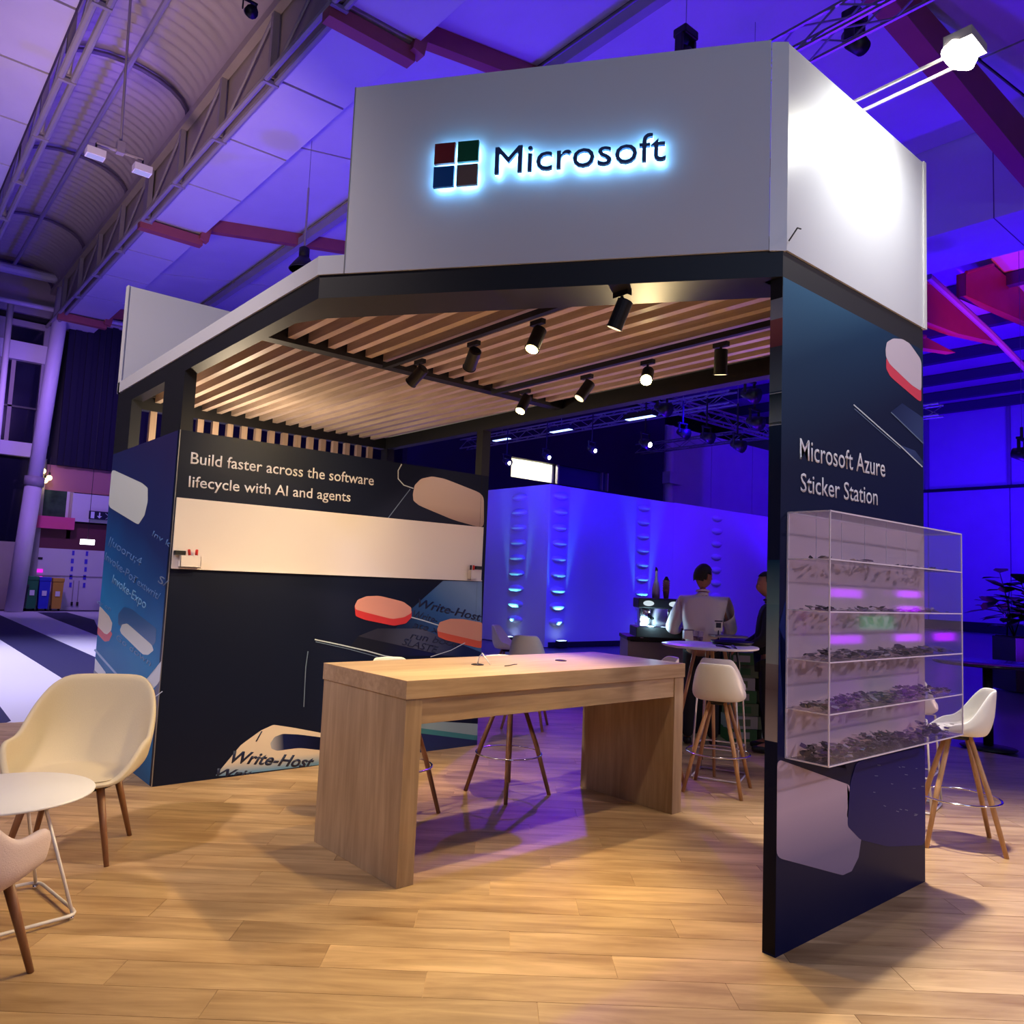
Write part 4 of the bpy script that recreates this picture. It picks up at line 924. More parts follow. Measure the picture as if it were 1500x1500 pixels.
person('barista in a white shirt seen from behind, head bowed, at the coffee machine', ground(1029, 900, 8.15), .62, 1.86, M_shirt,
       [((.06, .30, 1.10), (.28, .22, 1.08)), ((.10, -.28, 1.10), (.32, -.16, 1.12))], -.75, .25)
person('person in black clothes mostly hidden behind the sticker wall', ground(1128, 900, 8.0), 2.2, 1.80, M_drkcl,
       [((.05, .28, 1.10), (.25, .2, 1.0)), ((.05, -.28, 1.10), (.25, -.2, 1.0))], .2, .1)

# ------------------------------------------------------------------ right edge: dark high table, planter
dt = thing('high_table', 'dark round high table on a single column beyond the acrylic display', 'table', tuple(onz(1448, 1096, 0)))
q = B(); lathe(q, [(.02, .90), (.52, .90), (.54, .91), (.54, .93), (.53, .935), (.02, .935)], 40); obj('tabletop', q, mat('dark_gloss_top', (40, 38, 60), .12), dt, True)
q = B(); tube(q, [(0, 0, .02), (0, 0, .9)], .05, 16); obj('column', q, M_black, dt, True)
q = B(); lathe(q, [(.02, 0), (.27, 0), (.28, .012), (.07, .035), (.02, .035)], 32); obj('base_disc', q, M_black, dt, True)
pp = onz(1500, 1012, 0)
pl = thing('planter', 'black planter box with a leafy plant at the right edge', 'planter', (pp.x+.05, pp.y, 0), crz)
lbx('box_wall', pl, -.38, .9, -.35, .35, 0, .97, M_blackp, .01); lbx('soil', pl, -.34, .86, -.31, .31, .97, .985, mat('soil', (36, 26, 22), .95))
M_leaf = mat('dark_green_leaf', (26, 44, 30), .35, var=.25, scale=2); random.seed(12)
q = B()
for i in range(9):
    a = random.uniform(0, 6.28); b0 = Vector((random.uniform(-.25, .4), random.uniform(-.2, .2), .97)); ht = random.uniform(.6, 1.4); lean = random.uniform(.2, .6)
    tp = b0+Vector((math.cos(a)*lean-.15, math.sin(a)*lean, ht)); mid = b0.lerp(tp, .5)+Vector((0, 0, .1)); tube(q, [b0, mid, tp], [.014, .011, .006], 6)
    for j in range(9):
        s_ = .25+.75*j/8; c0 = b0.lerp(mid, s_*2) if s_ < .5 else mid.lerp(tp, s_*2-1)
        a2 = a+j*2.4; dr = Vector((math.cos(a2), math.sin(a2), random.uniform(-.2, .6))).normalized(); sd = dr.cross(Vector((0, 0, 1))).normalized(); ln = random.uniform(.38, .62); wd = ln*.26
        lf = B(); pts = [c0, c0+dr*ln*.3+sd*wd, c0+dr*ln*.7+sd*wd*.8-Vector((0, 0, .03)), c0+dr*ln-Vector((0, 0, .08)), c0+dr*ln*.7-sd*wd*.8-Vector((0, 0, .03)), c0+dr*ln*.3-sd*wd]
        cen = lf.verts.new(c0+dr*ln*.5-Vector((0, 0, .03))); vv = [lf.verts.new(p) for p in pts]
        for m_ in range(6): lf.faces.new((cen, vv[m_], vv[(m_+1) % 6]))
        lo = obj('leaf', lf, M_leaf, pl, True)
obj('stems', q, M_leaf, pl, True)

# ------------------------------------------------------------------ long backdrop with scoops lit from the floor
M_bd = mat('white_backdrop_fabric', (206, 200, 214), .7, var=.03, scale=.6)
bd = thing('backdrop_wall', 'long white backdrop wall bathed in blue with rows of small scoops', 'backdrop', (11.6, 12.5, 0))
bx('wall_panel', 11.6, 16.6, 12.5, 12.62, 0, 4.1, M_bd, bd); bx('wall_panel', 16.603, 22, 12.5, 12.62, 0, 4.12, M_bd, bd); bx('wall_panel', 22.003, 30, 12.5, 12.62, 0, 4.14, M_bd, bd)
bx('wall_panel', 11.6, 11.72, 12.623, 20, 0, 4.1, M_bd, bd); bx('base_strip', 11.72, 30, 12.44, 12.5, 0, .12, M_dark, bd)
scb = B()
def scoop(par, c, nx, w_):
    q = B(); bmesh.ops.create_uvsphere(q, u_segments=14, v_segments=8, radius=1)
    t_ = Vector((-nx.y, nx.x, 0))
    for v in q.verts: x, y, z = v.co; v.co = c + t_*x*w_ + nx*max(y, -.1)*.13 + Vector((0, 0, z*.10))
    obj('scoop', q, M_bd, par, True, world=True)
nR, nL = Vector((0, -1, 0)), Vector((-1, 0, 0))
def colz(): return [.62+.40*j for j in range(9)]
for u in (817, 940, 1048):
    xx = ony(u, 850, 12.5).x
    for z in colz(): scoop(bd, Vector((xx, 12.5, z)), nR, .26)
yy = onx(757, 850, 11.6).y
for z in colz(): scoop(bd, Vector((11.6, yy, z)), nL, .30)
for i, (p, col) in enumerate((((ony(817, 850, 12.5).x, 12.28, .22), (.15, .75, 1)), ((ony(940, 850, 12.5).x, 12.28, .22), (.15, .7, 1)), ((11.38, yy, .22), (.15, .8, 1)), ((ony(1048, 850, 12.5).x, 12.28, .22), (.1, .2, 1)))):
    t = thing('floor_uplight', ['black floor uplight glowing at the foot of the blue backdrop', 'black floor uplight behind the coffee counter', 'black floor uplight left of the backdrop corner', 'black floor uplight behind the barista'][i], 'uplight', (p[0], p[1], 0))
    lbx('housing', t, -.15, .15, -.07, .07, .02, .17, M_blackp, .01); lbx('lens', t, -.12, .12, -.05, .05, .17, .175, emis('uplight_lens', (190, 225, 255), 8)); lbx('foot', t, -.12, .12, -.09, .09, 0, .02, M_black)
    tg = (p[0], 12.42, 2.4) if i != 2 else (11.52, p[1], 2.4)
    light('uplight_bulb', 'SPOT', (p[0], p[1], .25), tg, 240 if i < 3 else 16, col, .03, 34, .7)

# ================================================================== THE HALL
M_vault = mat('corrugated_roof', (176, 164, 166), .55, var=.04, scale=1)
XA, XC, ZB, ZT, XB = 2.67, .2, 9.5, 10.68, 6.4
# ceiling: backing shell over the sloping west roof
bm = B(); prism(bm, [(2.82, -4, 9.64), (4.0, -4, 9.64), (4.05, -4, 10.06), (16.7, -4, 12.21), (16.7, -4, 12.4), (2.82, -4, 10.4)], (0, 32, 0))
M_seamd = mat('roof_joint_dark', (60, 48, 84), .7)
ceil = obj('ceiling', bm, M_seamd, kind='structure')
def sz(x): return 9.55 if x <= 4.0 else 9.98+(x-4.15)*.17
M_seam = mat('roof_seam_strip', (90, 78, 104), .6)
ys = [16.75-2.3*k for k in range(8, -6, -1)]
def panel(x0, x1, y0, y1, par, m=M_panel, z0=None, z1=None):
    g_ = .03; za = sz(x0+.01) if z0 is None else z0; zb_ = sz(x1) if z1 is None else z1
    q = B(); prism(q, [(x0+g_, y0+g_, za), (x1-g_, y0+g_, zb_), (x1-g_, y1-g_, zb_), (x0+g_, y1-g_, za)], (0, 0, .05)); return obj('roof_panel', q, m, par)
for a, b in zip(ys, ys[1:]): panel(2.75, 4.0, a, b, ceil, z0=9.52, z1=9.54)
ys2 = [-1.5+4.6*k for k in range(-1, 7)]
for xa, xb in ((4.08, 6.4), (6.4, 9.8), (9.8, 13.2), (13.2, 16.7)):
    for a, b in zip(ys2, ys2[1:]): panel(xa, xb, a, min(b, 28), ceil)
# left flat roof field and its panels
bm = B(); box(bm, -14, .02, -4, 28, 9.62, 9.75); cl2 = obj('ceiling', bm, M_seamd, kind='structure')
for k in range(12):
    for xa, xb in ((-2.0, 0.0), (-5.2, -2.0)): panel(xa, xb, 4.4+2.0*k, 6.4+2.0*k, cl2, z0=9.54, z1=9.54)
# corrugated barrel vault
bm = B(); N_, NA = 23*16, 14; prev = None
for i in range(N_+1):
    y = 5+23*i/N_; dz = .045*math.sin(i/N_*23/.30*2*PI); row = []
    for k in range(NA+1):
        a = PI*(1-k/NA); x = (XA+XC)/2+(XA-XC)/2*1.02*math.cos(a); z = ZT+.05+(.78+dz)*math.sin(a)**.9
        row.append(bm.verts.new((x, y, z)))
    if prev:
        for k in range(NA): bm.faces.new((prev[k], prev[k+1], row[k+1], row[k]))
    prev = row
vault = obj('ceiling', bm, M_vault, smooth=True, kind='structure')
for y in (28-4.6*k for k in range(6)):       # arched ribs
    q = B(); tube(q, [((XA+XC)/2+(XA-XC)/2*math.cos(PI*(1-k/12)), y-.05, ZT+.68*math.sin(PI*k/12)**.9) for k in range(13)], .05, 6); obj('rib', q, M_seam, vault)
q = B(); tube(q, [((XA+XC)/2, 4, 11.12), ((XA+XC)/2, 28, 11.12)], .055, 8); obj('ridge_tube', q, M_grey, vault)

def long_truss(lab, x, side, y0, y1, clad):
    t = thing('roof_truss', lab, 'truss', (x, (y0+y1)/2, ZB))
    def pt(name, b_, m): return obj(name, b_, m, t, world=True)
    for dx in (-.09, .09):
        q = B(); tube(q, [(x+dx, y0, ZB-.05), (x+dx, y1, ZB-.05)], .055, 8); pt('bottom_tube', q, M_grey)
    q = B(); beam(q, (x, y0, ZT), (x, y1, ZT), .14, .16); pt('top_chord', q, M_tan)
    if clad: q = B(); box(q, x+side*.10, x+side*.13, y0, y1, ZB, ZT); pt('cladding', q, M_tan)
    k = 0; y = 16.75+2.3*4
    while y > y0:
        if y < y1:
            wd = .30 if k % 4 == 0 else .10
            q = B(); beam(q, (x, y, ZB-.02), (x, y, ZT), wd, .10, up=(1, 0, 0)); pt('post', q, M_grey)
            q = B(); tube(q, [(x, y, ZB), (x, y-2.3, ZT-.05)], .028, 6); pt('brace', q, M_grey)
            q = B(); beam(q, (x-.13, y, ZB-.09), (x+.13, y, ZB-.09), .06, .06); pt('clamp', q, M_grey)
        y -= 2.3; k += 1
    return t
long_truss('long grey roof truss with diagonal braces along the right of the vaulted bay', XA, 1, 4, 28, True)
long_truss('long pale roof truss with twin tubes at the upper left of the photo', XC, 1, 4, 28, False)
# red-brown rafters crossing the blue roof, with stepped ends at the truss
for i, y in enumerate((-1.5, 7.7, 16.85, 25.9)):
    t = thing('rafter', ['brick red steel rafter nearest above the sign', 'brick red steel rafter rising from the truss above the sign corner', 'brick red rafter crossing the blue roof left of the sign', 'farthest brick red rafter by the end wall'][i], 'rafter', (3, y, 9.4))
    q = B(); beam(q, (2.55, y, 9.36), (3.95, y, 9.36), .22, .22); obj('low_arm', q, M_red, t, world=True)
    q = B(); beam(q, (3.95, y-.11, 9.36), (4.05, y-.11, 9.9), .2, .2); obj('riser', q, M_red, t, world=True)
    q = B(); beam(q, (4.0, y, 9.80), (16.7, y, 11.95), .20, .30); obj('upper_arm', q, M_red, t, world=True)
t = thing('purlin', 'grey steel tube running under the blue roof behind the sign', 'purlin', (XB, 12, 10.1))
q = B(); beam(q, (XB, -4, 10.12), (XB, 28, 10.12), .16, .20); obj('tube', q, M_grey, t, world=True)
for y in (3.1, 7.7, 12.3, 16.85, 21.5):
    q = B(); beam(q, (XB, y, 10.1), (XB, y, 10.42), .08, .08); obj('hanger', q, M_grey, t, world=True)
t = thing('rafter', 'broad brick red beam slanting across the roof in the upper right corner', 'rafter', (12, 3, 10.4))
q = B(); prism(q, [(8.6, 2.9, 10.35), (16.6, 2.9, 10.05), (16.6, 2.9, 11.1), (8.6, 2.9, 10.9)], (0, .2, 0)); obj('web', q, M_red, t, world=True)
q = B(); beam(q, (8.6, 3, 10.34), (16.6, 3, 10.04), .34, .05); obj('flange', q, M_red, t, world=True)
# bulkhead and the roof beyond it
t = thing('bulkhead', 'huge purple lit box beam across the roof at the right', 'box beam', (17.8, 8, 10))
bx('box_face', 16.7, 18.9, -9, 28, 10.0, 13.2, M_panel, t)
for y in range(-8, 28, 4): bx('joint', 16.69, 18.905, y, y+.02, 9.995, 13.2, M_seam, t)
bm = B(); prism(bm, [(18.9, -9, 14.7), (43.5, -9, 12.0), (43.5, -9, 12.15), (18.9, -9, 14.9)], (0, 37, 0)); c3 = obj('ceiling', bm, M_panel, kind='structure')
for x in (22, 26, 29.5, 32.6, 35.5, 38.2, 40.6, 42.6):
    z = 14.7-(x-18.9)*2.7/24.6
    q = B(); beam(q, (x, -9, z-.25), (x, 28, z-.25), .35, .45); obj('cross_beam', q, mat('dark_violet_beam', (70, 46, 84), .6), c3)
def web(lab, pxs, y, th=.3):
    t = thing('roof_brace', lab, 'roof brace', tuple(ony(*pxs[0], y)))
    q = B(); prism(q, [ony(u, v, y) for u, v in pxs], (0, th, 0)); obj('web_plate', q, M_red, t, world=True)
    q = B(); tube(q, [ony(*pxs[0], y), ony(*pxs[1], y)], .06, 6); obj('edge_tube', q, M_red, t, world=True)
c6 = crop(1320, 220, .28)
web('tapering red roof brace near the right edge, upper one', c6((340, 640), (480, 600), (700, 790), (700, 920), (340, 760)), 7.7)
web('long tapering red roof brace just right of the fascia end', c6((115, 690), (200, 700), (385, 860), (545, 1015), (300, 960), (115, 890)), 7.9)
web('lowest small red roof brace right of the sticker wall', c6((90, 975), (125, 975), (285, 1060), (90, 1030)), 8.0)
t = thing('roof_tie', 'blue lit steel tie slanting down the roof at the right edge', 'tie', tuple(ony(1360, 405, 7.6)))
q = B(); tube(q, [ony(1360, 405, 7.6), ony(1450, 487, 7.6), ony(1510, 548, 7.6)], .11, 8); obj('tie_bar', q, M_grey, t, world=True)

# walls
bm = B(); box(bm, 43.5, 43.7, -14, 28.2, -.1, 12.2); wr = obj('wall_right', bm, M_wallw, kind='structure')
for k in range(9):
    y = -8+4.0*k
    bx('cladding_panel', 43.35, 43.5, y+.03, y+3.97, 0, 7.5, M_panel, wr)
    bx('downpipe', 43.2, 43.36, y-.08, y+.08, 7.5, 12, M_grey, wr)
bx('ledge', 43.15, 43.5, -9, 28, 7.45, 7.6, M_dark, wr); bx('skirting', 43.2, 43.36, -9, 28, 0, .5, M_dark, wr)
bm = B(); box(bm, -14, 43.7, 28.3, 28.5, -.1, 15); wf = obj('wall_far', bm, M_dark, kind='structure')

# dark upper storey behind the backdrop with a lit window
YD = 20.0
up_ = thing('mezzanine_box', 'dark upper storey box behind the blue backdrop', 'mezzanine', (16, YD, 0))
xl, xr = ony(700, 700, YD).x-3, ony(972, 700, YD).x
q1 = ony(748, 705, YD).x; q2 = ony(817, 705, YD).x; q3 = ony(890, 705, YD).x
zt_, zl_ = ony(780, 674, YD).z, ony(780, 703, YD).z
bx('wall_slab', xl, q1, YD, YD+.3, 0, 9.2, M_dark, up_); bx('wall_slab', q1, q3, YD, YD+.3, zt_, 9.2, M_dark, up_); bx('wall_slab', q1, q3, YD, YD+.3, 0, zl_, M_dark, up_)
bx('wall_slab', q3, xr, YD, YD+.3, 0, 9.2, M_dark, up_)
M_room = mat('room_white', (236, 232, 214), .6)
bx('room_back', q1-1, q2+.05, YD+3, YD+3.1, zl_-1.5, zt_+.8, M_room, up_); bx('room_ceiling', q1-1, q2, YD+.3, YD+3, zt_+.7, zt_+.8, M_room, up_); bx('room_divider', q2-.05, q2+.05, YD+.3, YD+3, zl_-1.5, zt_+.8, M_room, up_)
bx('window_pane', q2+.1, q3, YD+.1, YD+.12, zl_, zt_, mat('violet_pane', (60, 50, 120), .15), up_)
bx('mullion', q2-.04, q2+.04, YD-.02, YD+.1, zl_, zt_, M_grey, up_); bx('mullion', q3-.04, q3+.04, YD-.02, YD+.1, zl_, zt_, M_grey, up_); bx('mullion', q3-.35, q3-.30, YD-.02, YD+.1, zl_, zt_, M_grey, up_)
light('meeting_room_lamp', 'POINT', ((q1+q2)/2, YD+1.3, zt_+.3), (0, 0, 0), 260, (1, .96, .80), .15)
for f in (.25, .7):
    t = thing('round_downlight', 'small round ceiling lamp inside the lit window, %s one' % ('left' if f < .5 else 'right'), 'lamp', (q1+(q2-q1)*f, YD+1.6, zt_+.66))
    q = B(); lathe(q, [(.10, 0), (.16, .02), (.16, .04), (.1, .04)], 16); obj('shade', q, M_white, t); q = B(); lathe(q, [(.02, -.004), (.10, -.004), (.10, .001), (.02, .001)], 16); obj('glow', q, emis('down_glow', (255, 250, 225), 4), t)
t = thing('hall_column', 'bright blue lit column right of the dark upper storey', 'column', (ony(980, 690, 19).x, 19, 0))
q = B(); tube(q, [(0, 0, 0), (0, 0, 8.5)], .19, 16); obj('shaft', q, M_wallw, t, True); q = B(); box(q, -.3, .6, -.3, .1, 6.0, 6.5); obj('bracket_box', q, M_wallw, t)
t = thing('partition_wall', 'plain purple lit wall beyond the backdrop, right of the blue column', 'partition', (30, 20.4, 0))
for k in range(6): bx('wall_slab', xr+.6+3.5*k, xr+.6+3.5*k+3.47, 20.4, 20.6, 0, 9.0, M_wallw, t)

# ---------------- lattice stage trusses with lamps
M_alu = mat('truss_aluminium', (150, 150, 160), .35, .7)
def lattice(lab, a, b, s=.29, step=.5):
    a = Vector(a); b = Vector(b); d = (b-a); L = d.length; d /= L; sd = d.cross(Vector((0, 0, 1))).normalized()*s/2; up = Vector((0, 0, s/2))
    t = thing('lighting_truss', lab, 'truss', tuple((a+b)/2))
    cs = [sd+up, sd-up, -sd-up, -sd+up]
    for c in cs: q = B(); tube(q, [a+c, b+c], .025, 6); obj('chord', q, M_alu, t, world=True)
    q = B(); n = int(L/step)
    for i in range(n):
        for j in range(4):
            c0, c1 = cs[j], cs[(j+1) % 4]; p, r = a+d*(i*step), a+d*((i+1)*step)
            tube(q, [p+(c0 if i % 2 else c1), r+(c1 if i % 2 else c0)], .012, 4, cap=False)
    obj('lacing', q, M_alu, t, kind='stuff', world=True)
lattice('aluminium lighting truss passing above the sign toward the upper right', (6.15, 4.6, 8.0), (6.15, -2.0, 8.0))
lattice('lighting truss with blue lamps seen under the slat roof, running away', (13.6, 19, 6.1), (13.6, 8.5, 6.1))
lattice('lighting truss crossing behind the stand toward the right', (8.5, 10.6, 6.3), (26, 10.6, 6.3))
lattice('second lighting truss under the blue roof behind the sticker wall', (19.0, 16, 6.4), (19.0, 6, 6.4))
wire_later = []
def led_bar(u, v, d, k):
    p = at(u, v, d); t = thing('led_bar', 'slim blue white LED bar under the far lighting truss, %s' % k, 'stage light', tuple(p))
    wire_later.append((t, p)); lbx('bar_body', t, -.09, .09, -.34, .34, 0, .09, M_blackp); lbx('bar_lens', t, -.06, .06, -.32, .32, -.008, 0, emis('led_lens', (150, 180, 255), 5))
led_bar(735, 644, 21, 'farthest one'); led_bar(822, 631, 18, 'middle one'); led_bar(938, 612, 14.5, 'nearest one')
def roof_z(x): return 9.6 if x < 4.1 else (sz(x)-.02 if x < 16.7 else (10.0 if x < 18.9 else 14.6-(x-18.9)*.11))
def wire(t, p, z0):
    L = roof_z(p.x)-p.z
    if L > z0: q = B(); tube(q, [(0, 0, z0-.05), (0, 0, L)], .006, 4); obj('suspension_wire', q, M_alu, t)
def par_lamp(u, v, d, lab, s=1.0, glow=None, hang=.5):
    p = at(u, v, d); t = thing('stage_lamp', lab, 'stage light', tuple(p))
    q = B(); tube(q, [(0, .12*s, .05), (0, 0, 0), (0, -.14*s, -.05)], [.07*s, .10*s, .13*s], 12); obj('can', q, M_blackp, t, True)
    for sx in (-1, 1):
        q = B(); beam(q, (sx*.13*s, 0, 0), (sx*.13*s, 0, .2*s), .02*s, .04*s); obj('yoke_arm', q, M_black, t)
    q = B(); box(q, -.15*s, .15*s, -.03*s, .03*s, .2*s, .23*s); obj('yoke_bar', q, M_black, t)
    q = B(); tube(q, [(0, 0, .22*s), (0, 0, .22*s+hang)], .02*s, 6); obj('hook', q, M_black, t)
    wire(t, p, .22*s+hang)
    if glow: q = B(); tube(q, [(0, -.142*s, -.05), (0, -.146*s, -.051)], .06*s, 12); obj('lens', q, emis('tiny_lens_%s' % lab[:12], glow, 14), t)
wl = (236, 236, 255)
for u, v, d, lab, s, g_, hg in ((742, 676, 19.7, 'tiny white stage lamp left of the lit window', .8, wl, .9), (800, 668, 19, 'tiny white stage lamp right above the lit window', .8, wl, .9), (867, 658, 18, 'tiny white stage lamp hanging before the dark storey', .8, wl, .9), (945, 649, 15.5, 'bright small stage lamp near the blue column', .9, wl, .9),
                        (1035, 640, 16, 'dark stage lamp under the blue roof, right of the column', 0.95, None, .6), (1080, 652, 15, 'dark square stage lamp left of the sticker wall', 0.95, None, .6), (1105, 618, 13, 'dark stage lamp touching the sticker wall edge', 0.95, None, .4), (1098, 578, 12, 'uppermost dark stage lamp left of the sticker wall', 0.95, None, .4),
                        (970, 598, 13, 'dark stage lamp under the slat roof edge, beside the glaring spot', 0.95, None, .3), (1000, 634, 17, 'dark flat stage lamp close to the blue column', 0.95, None, .5),
                        (1497, 665, 20, 'dark square lamp on the purple wall at the right edge', 1.8, None, .3),
                        (365, 17, 9.5, 'black cylinder lamp hanging from the vaulted roof', .62, None, .5)):
    par_lamp(u, v, d, lab, s, g_, hg)
for t_, p__ in wire_later: wire(t_, p__, .09)
def moving_head(u, v, d, lab, s):
    p = at(u, v, d); t = thing('moving_head', lab, 'stage light', tuple(p))
    q = B(); box(q, -.16*s, .16*s, -.12*s, .12*s, .22*s, .36*s); obj('base', q, M_blackp, t, bevel=.02)
    for sx in (-1, 1): q = B(); box(q, sx*.15*s-.03*s, sx*.15*s+.03*s, -.07*s, .07*s, -.10*s, .24*s); obj('fork', q, M_blackp, t, bevel=.015)
    q = B(); tube(q, [(0, .10*s, .10*s), (0, .02*s, -.02*s), (0, -.12*s, -.22*s)], [.10*s, .14*s, .11*s], 16); obj('head', q, M_blackp, t, True)
    q = B(); tube(q, [(0, 0, .36*s), (0, 0, .46*s)], .03*s, 8); obj('clamp', q, M_alu, t); wire(t, p, .46*s)
moving_head(1252, 55, 10.2, 'black moving head lamp under the truss above the right fascia', .95)
moving_head(1004, 78, 10.6, 'black moving head lamp peeping over the top of the sign board', .9)
def bay_lamp(u, v, d, lab, s, m, rod=1.0):
    p = at(u, v, d); t = thing('bay_lamp', lab, 'pendant lamp', tuple(p))
    q = B(); lathe(q, [(.30*s, 0), (.305*s, .01), (.22*s, .14*s), (.10*s, .30*s), (.09*s, .30*s), (.21*s, .13*s), (.29*s, .0)], 28); obj('reflector', q, m, t, True)
    q = B(); lathe(q, [(.10*s, .29*s), (.11*s, .30*s), (.11*s, .48*s), (.05*s, .52*s)], 16); obj('gear_box', q, M_black, t, True)
    q = B(); tube(q, [(0, 0, .5*s), (0, 0, .5*s+rod)], .02, 6); obj('rod', q, M_grey, t); wire(t, p, .5*s+rod)
    q = B(); lathe(q, [(.02*s, .015), (.24*s, .015), (.24*s, .03), (.02*s, .03)], 20); obj('diffuser', q, mat('milk_glass', (220, 216, 226), .2), t, True)
bay_lamp(1447, 352, 19.5, 'unlit conical bay lamp under the box beam at the right edge', 1.0, mat('spun_aluminium', (170, 165, 180), .25, .8), .3)
bay_lamp(1022, 30, 13.0, 'shiny bay lamp in the roof above the sign board', .95, mat('spun_aluminium', (170, 165, 180), .25, .8), 1.2)
bay_lamp(444, 396, 15, 'small dark bay lamp just above the white roof rail', .9, M_black, 1.2)
# pendant light bar in the vault
t = thing('pendant_light_bar', 'pendant rod with two small square lamps below the vaulted roof', 'pendant lamp', tuple(ony(180, 105, 12)))
a, c = ony(181, 105, 12), ony(176, 222, 12); q = B(); tube(q, [a+Vector((0, 0, 1.6)), c], .022, 6); obj('rod', q, M_grey, t, world=True)
l_, r_ = c+Vector((-.36, 0, 0)), c+Vector((.36, 0, -.0)); q = B(); tube(q, [l_, r_], .03, 8); obj('crossbar', q, M_grey, t, world=True)
q = B(); box(q, c.x-.06, c.x+.06, c.y-.06, c.y+.06, c.z-.04, c.z+.16); obj('hub', q, M_grey, t, world=True)
for s_, p in ((-1, l_), (1, r_)):
    lo = obj('lamp_box', box(B(), p.x-.14, p.x+.14, p.y-.1, p.y+.1, p.z-.24, p.z-.12), M_white, t, world=True)
    obj('lamp_face', box(B(), p.x-.12, p.x+.12, p.y-.08, p.y+.08, p.z-.245, p.z-.24), emis('vault_lamp_face', (180, 170, 255), .8), t, world=True)
    q = B(); tube(q, [p, p-Vector((0, 0, .12))], .015, 6); obj('stem', q, M_black, t, world=True)

# ---------------- the far left end: leaning column, galleries, bins
YL = 28.0
def pbox(name, u0, v0, u1, v1, y, th, m, par, **k):
    """upright board filling the pixel rectangle on the plane y (corners v0 top-left, v1 bottom-right, level with the wall)"""
    a, b = ony(u0, v0, y), ony(u1, v1, y); q = B(); box(q, min(a.x, b.x), max(a.x, b.x), y, y+th, min(a.z, b.z), max(a.z, b.z)); return obj(name, q, m, par, world=True, **k)
gal = thing('gallery_front', 'pale purple steel gallery front with dark windows at the left edge', 'gallery', (2.2, YL, 0))
M_vwin = clear('gallery_glass', (.25, .22, .35), haze=.05)
def xz(name, x0, x1, z0, z1, y, th, m, par=gal): q = B(); box(q, x0, x1, y, y+th, z0, z1); return obj(name, q, m, par, world=True)
xz('beam', -3, 2.82, 8.15, 8.75, YL-.25, .3, M_wallw); xz('beam', -3, 2.5, 5.0, 5.45, YL-.25, .3, M_wallw); xz('beam', -3, 3.0, 9.75, 10.0, YL-.1, .15, M_grey)
xz('beam', -3, 3.05, 9.30, 9.5, YL-.1, .15, M_grey); xz('top_wall', -3, 3.2, 10.0, 13, YL+.1, .1, M_tan)
for z, r in ((11.0, .16), (9.95, .08)):
    q = B(); tube(q, [(-3, YL-.6, z-.15), (5.2, YL-.6, z+.05)], r, 10); obj('cross_tube', q, M_wallw, gal, world=True)
for x in (1.32, 2.62): 
    for z0, z1 in ((0, 5.0), (5.45, 8.15), (8.75, 9.3)): xz('mullion', x-.09, x+.09+(.25 if x > 2 else 0), z0, z1, YL-.15, .2, M_grey)
for z0, z1 in ((5.45, 8.15), (8.75, 9.3), (2.2, 5.0)):
    xz('window_pane', -3, 2.6, z0, z1, YL+.02, .02, mat('gallery_dark_pane', (20, 20, 44), .12))
xz('window_bar', -3, 2.6, 6.6, 6.66, YL-.05, .05, M_blackp); xz('window_bar', 1.7, 1.82, 5.45, 8.15, YL-.05, .05, M_tan)
xz('lower_wall', -3, 2.6, 0, 2.2, YL+.02, .1, M_tan)
t = thing('leaning_column', 'tall round pale column leaning right in front of the gallery', 'column', tuple(ony(18, 868, YL-1)))
q = B(); a, b = ony(22, 872, YL-1), ony(104, 368, YL-1); a.z = 0; tube(q, [a, a.lerp(b, .35)], .25, 18); obj('shaft', q, M_wallw, t, True, world=True)
q = B(); tube(q, [a.lerp(b, .34), b], .22, 18); obj('shaft', q, M_wallw, t, True, world=True)
q = B(); tube(q, [a.lerp(b, .335), a.lerp(b, .36)], .29, 18); obj('sleeve', q, M_grey, t, True, world=True)
t = thing('wall_column', 'slim pale column at the very left edge of the hall', 'column', (ony(0, 600, YL-2).x, YL-2, 0))
q = B(); tube(q, [(0, 0, 0), (0, 0, 9.4)], .09, 12); obj('shaft', q, M_wallw, t, True)
bn = thing('dark_banner', 'large dark cloth wall behind the stand at the left', 'banner', (4, YL, 5))
x0, x1 = ony(93, 560, YL).x, ony(165, 560, YL).x+3
q = B(); n = 24
for i in range(n):
    xa = x0+(x1-x0)*i/n; xb = x0+(x1-x0)*(i+1)/n; dy = .06*(i % 2); box(q, xa, xb, YL-.2-dy, YL-.1, 4.85, 9.9)
obj('cloth', q, mat('night_blue_cloth', (16, 12, 42), .9), bn, world=True)
q = B(); tube(q, [(x0-.1, YL-.2, 9.95), (x1, YL-.2, 9.95)], .09, 8); obj('rail_tube', q, M_grey, bn, world=True)
q = B(); tube(q, [(x0-.1, YL-.3, 10.5), (x1, YL-.3, 10.6)], .07, 8); obj('rail_tube', q, M_grey, bn, world=True)
q = B(); tube(q, [(x0+.4, YL-.3, 9.9), (x0+1.6, YL-.3, 10.55)], .05, 6); obj('rail_brace', q, M_grey, bn, world=True)
sf = thing('shop_front', 'pink and white shop front wall under the dark cloth', 'shop front', (5, YL, 0))
def fx(name, u0, u1, z0, z1, m, y=YL, th=.15): return xz(name, ony(u0, 760, y).x, ony(u1, 760, y).x, z0, z1, y, th, m, sf)
fx('fascia_band', 58, 260, 4.0, 4.85, mat('rose_fascia', (170, 112, 116), .6)); fx('glazing_bar', 95, 99, 2.9, 4.0, M_wallw)
fx('upper_window', 50, 95, 2.9, 4.0, mat('garden_view_pane', (60, 84, 66), .2, var=.6, scale=1.5)); fx('post', 99, 105, 2.4, 4.0, M_tan)
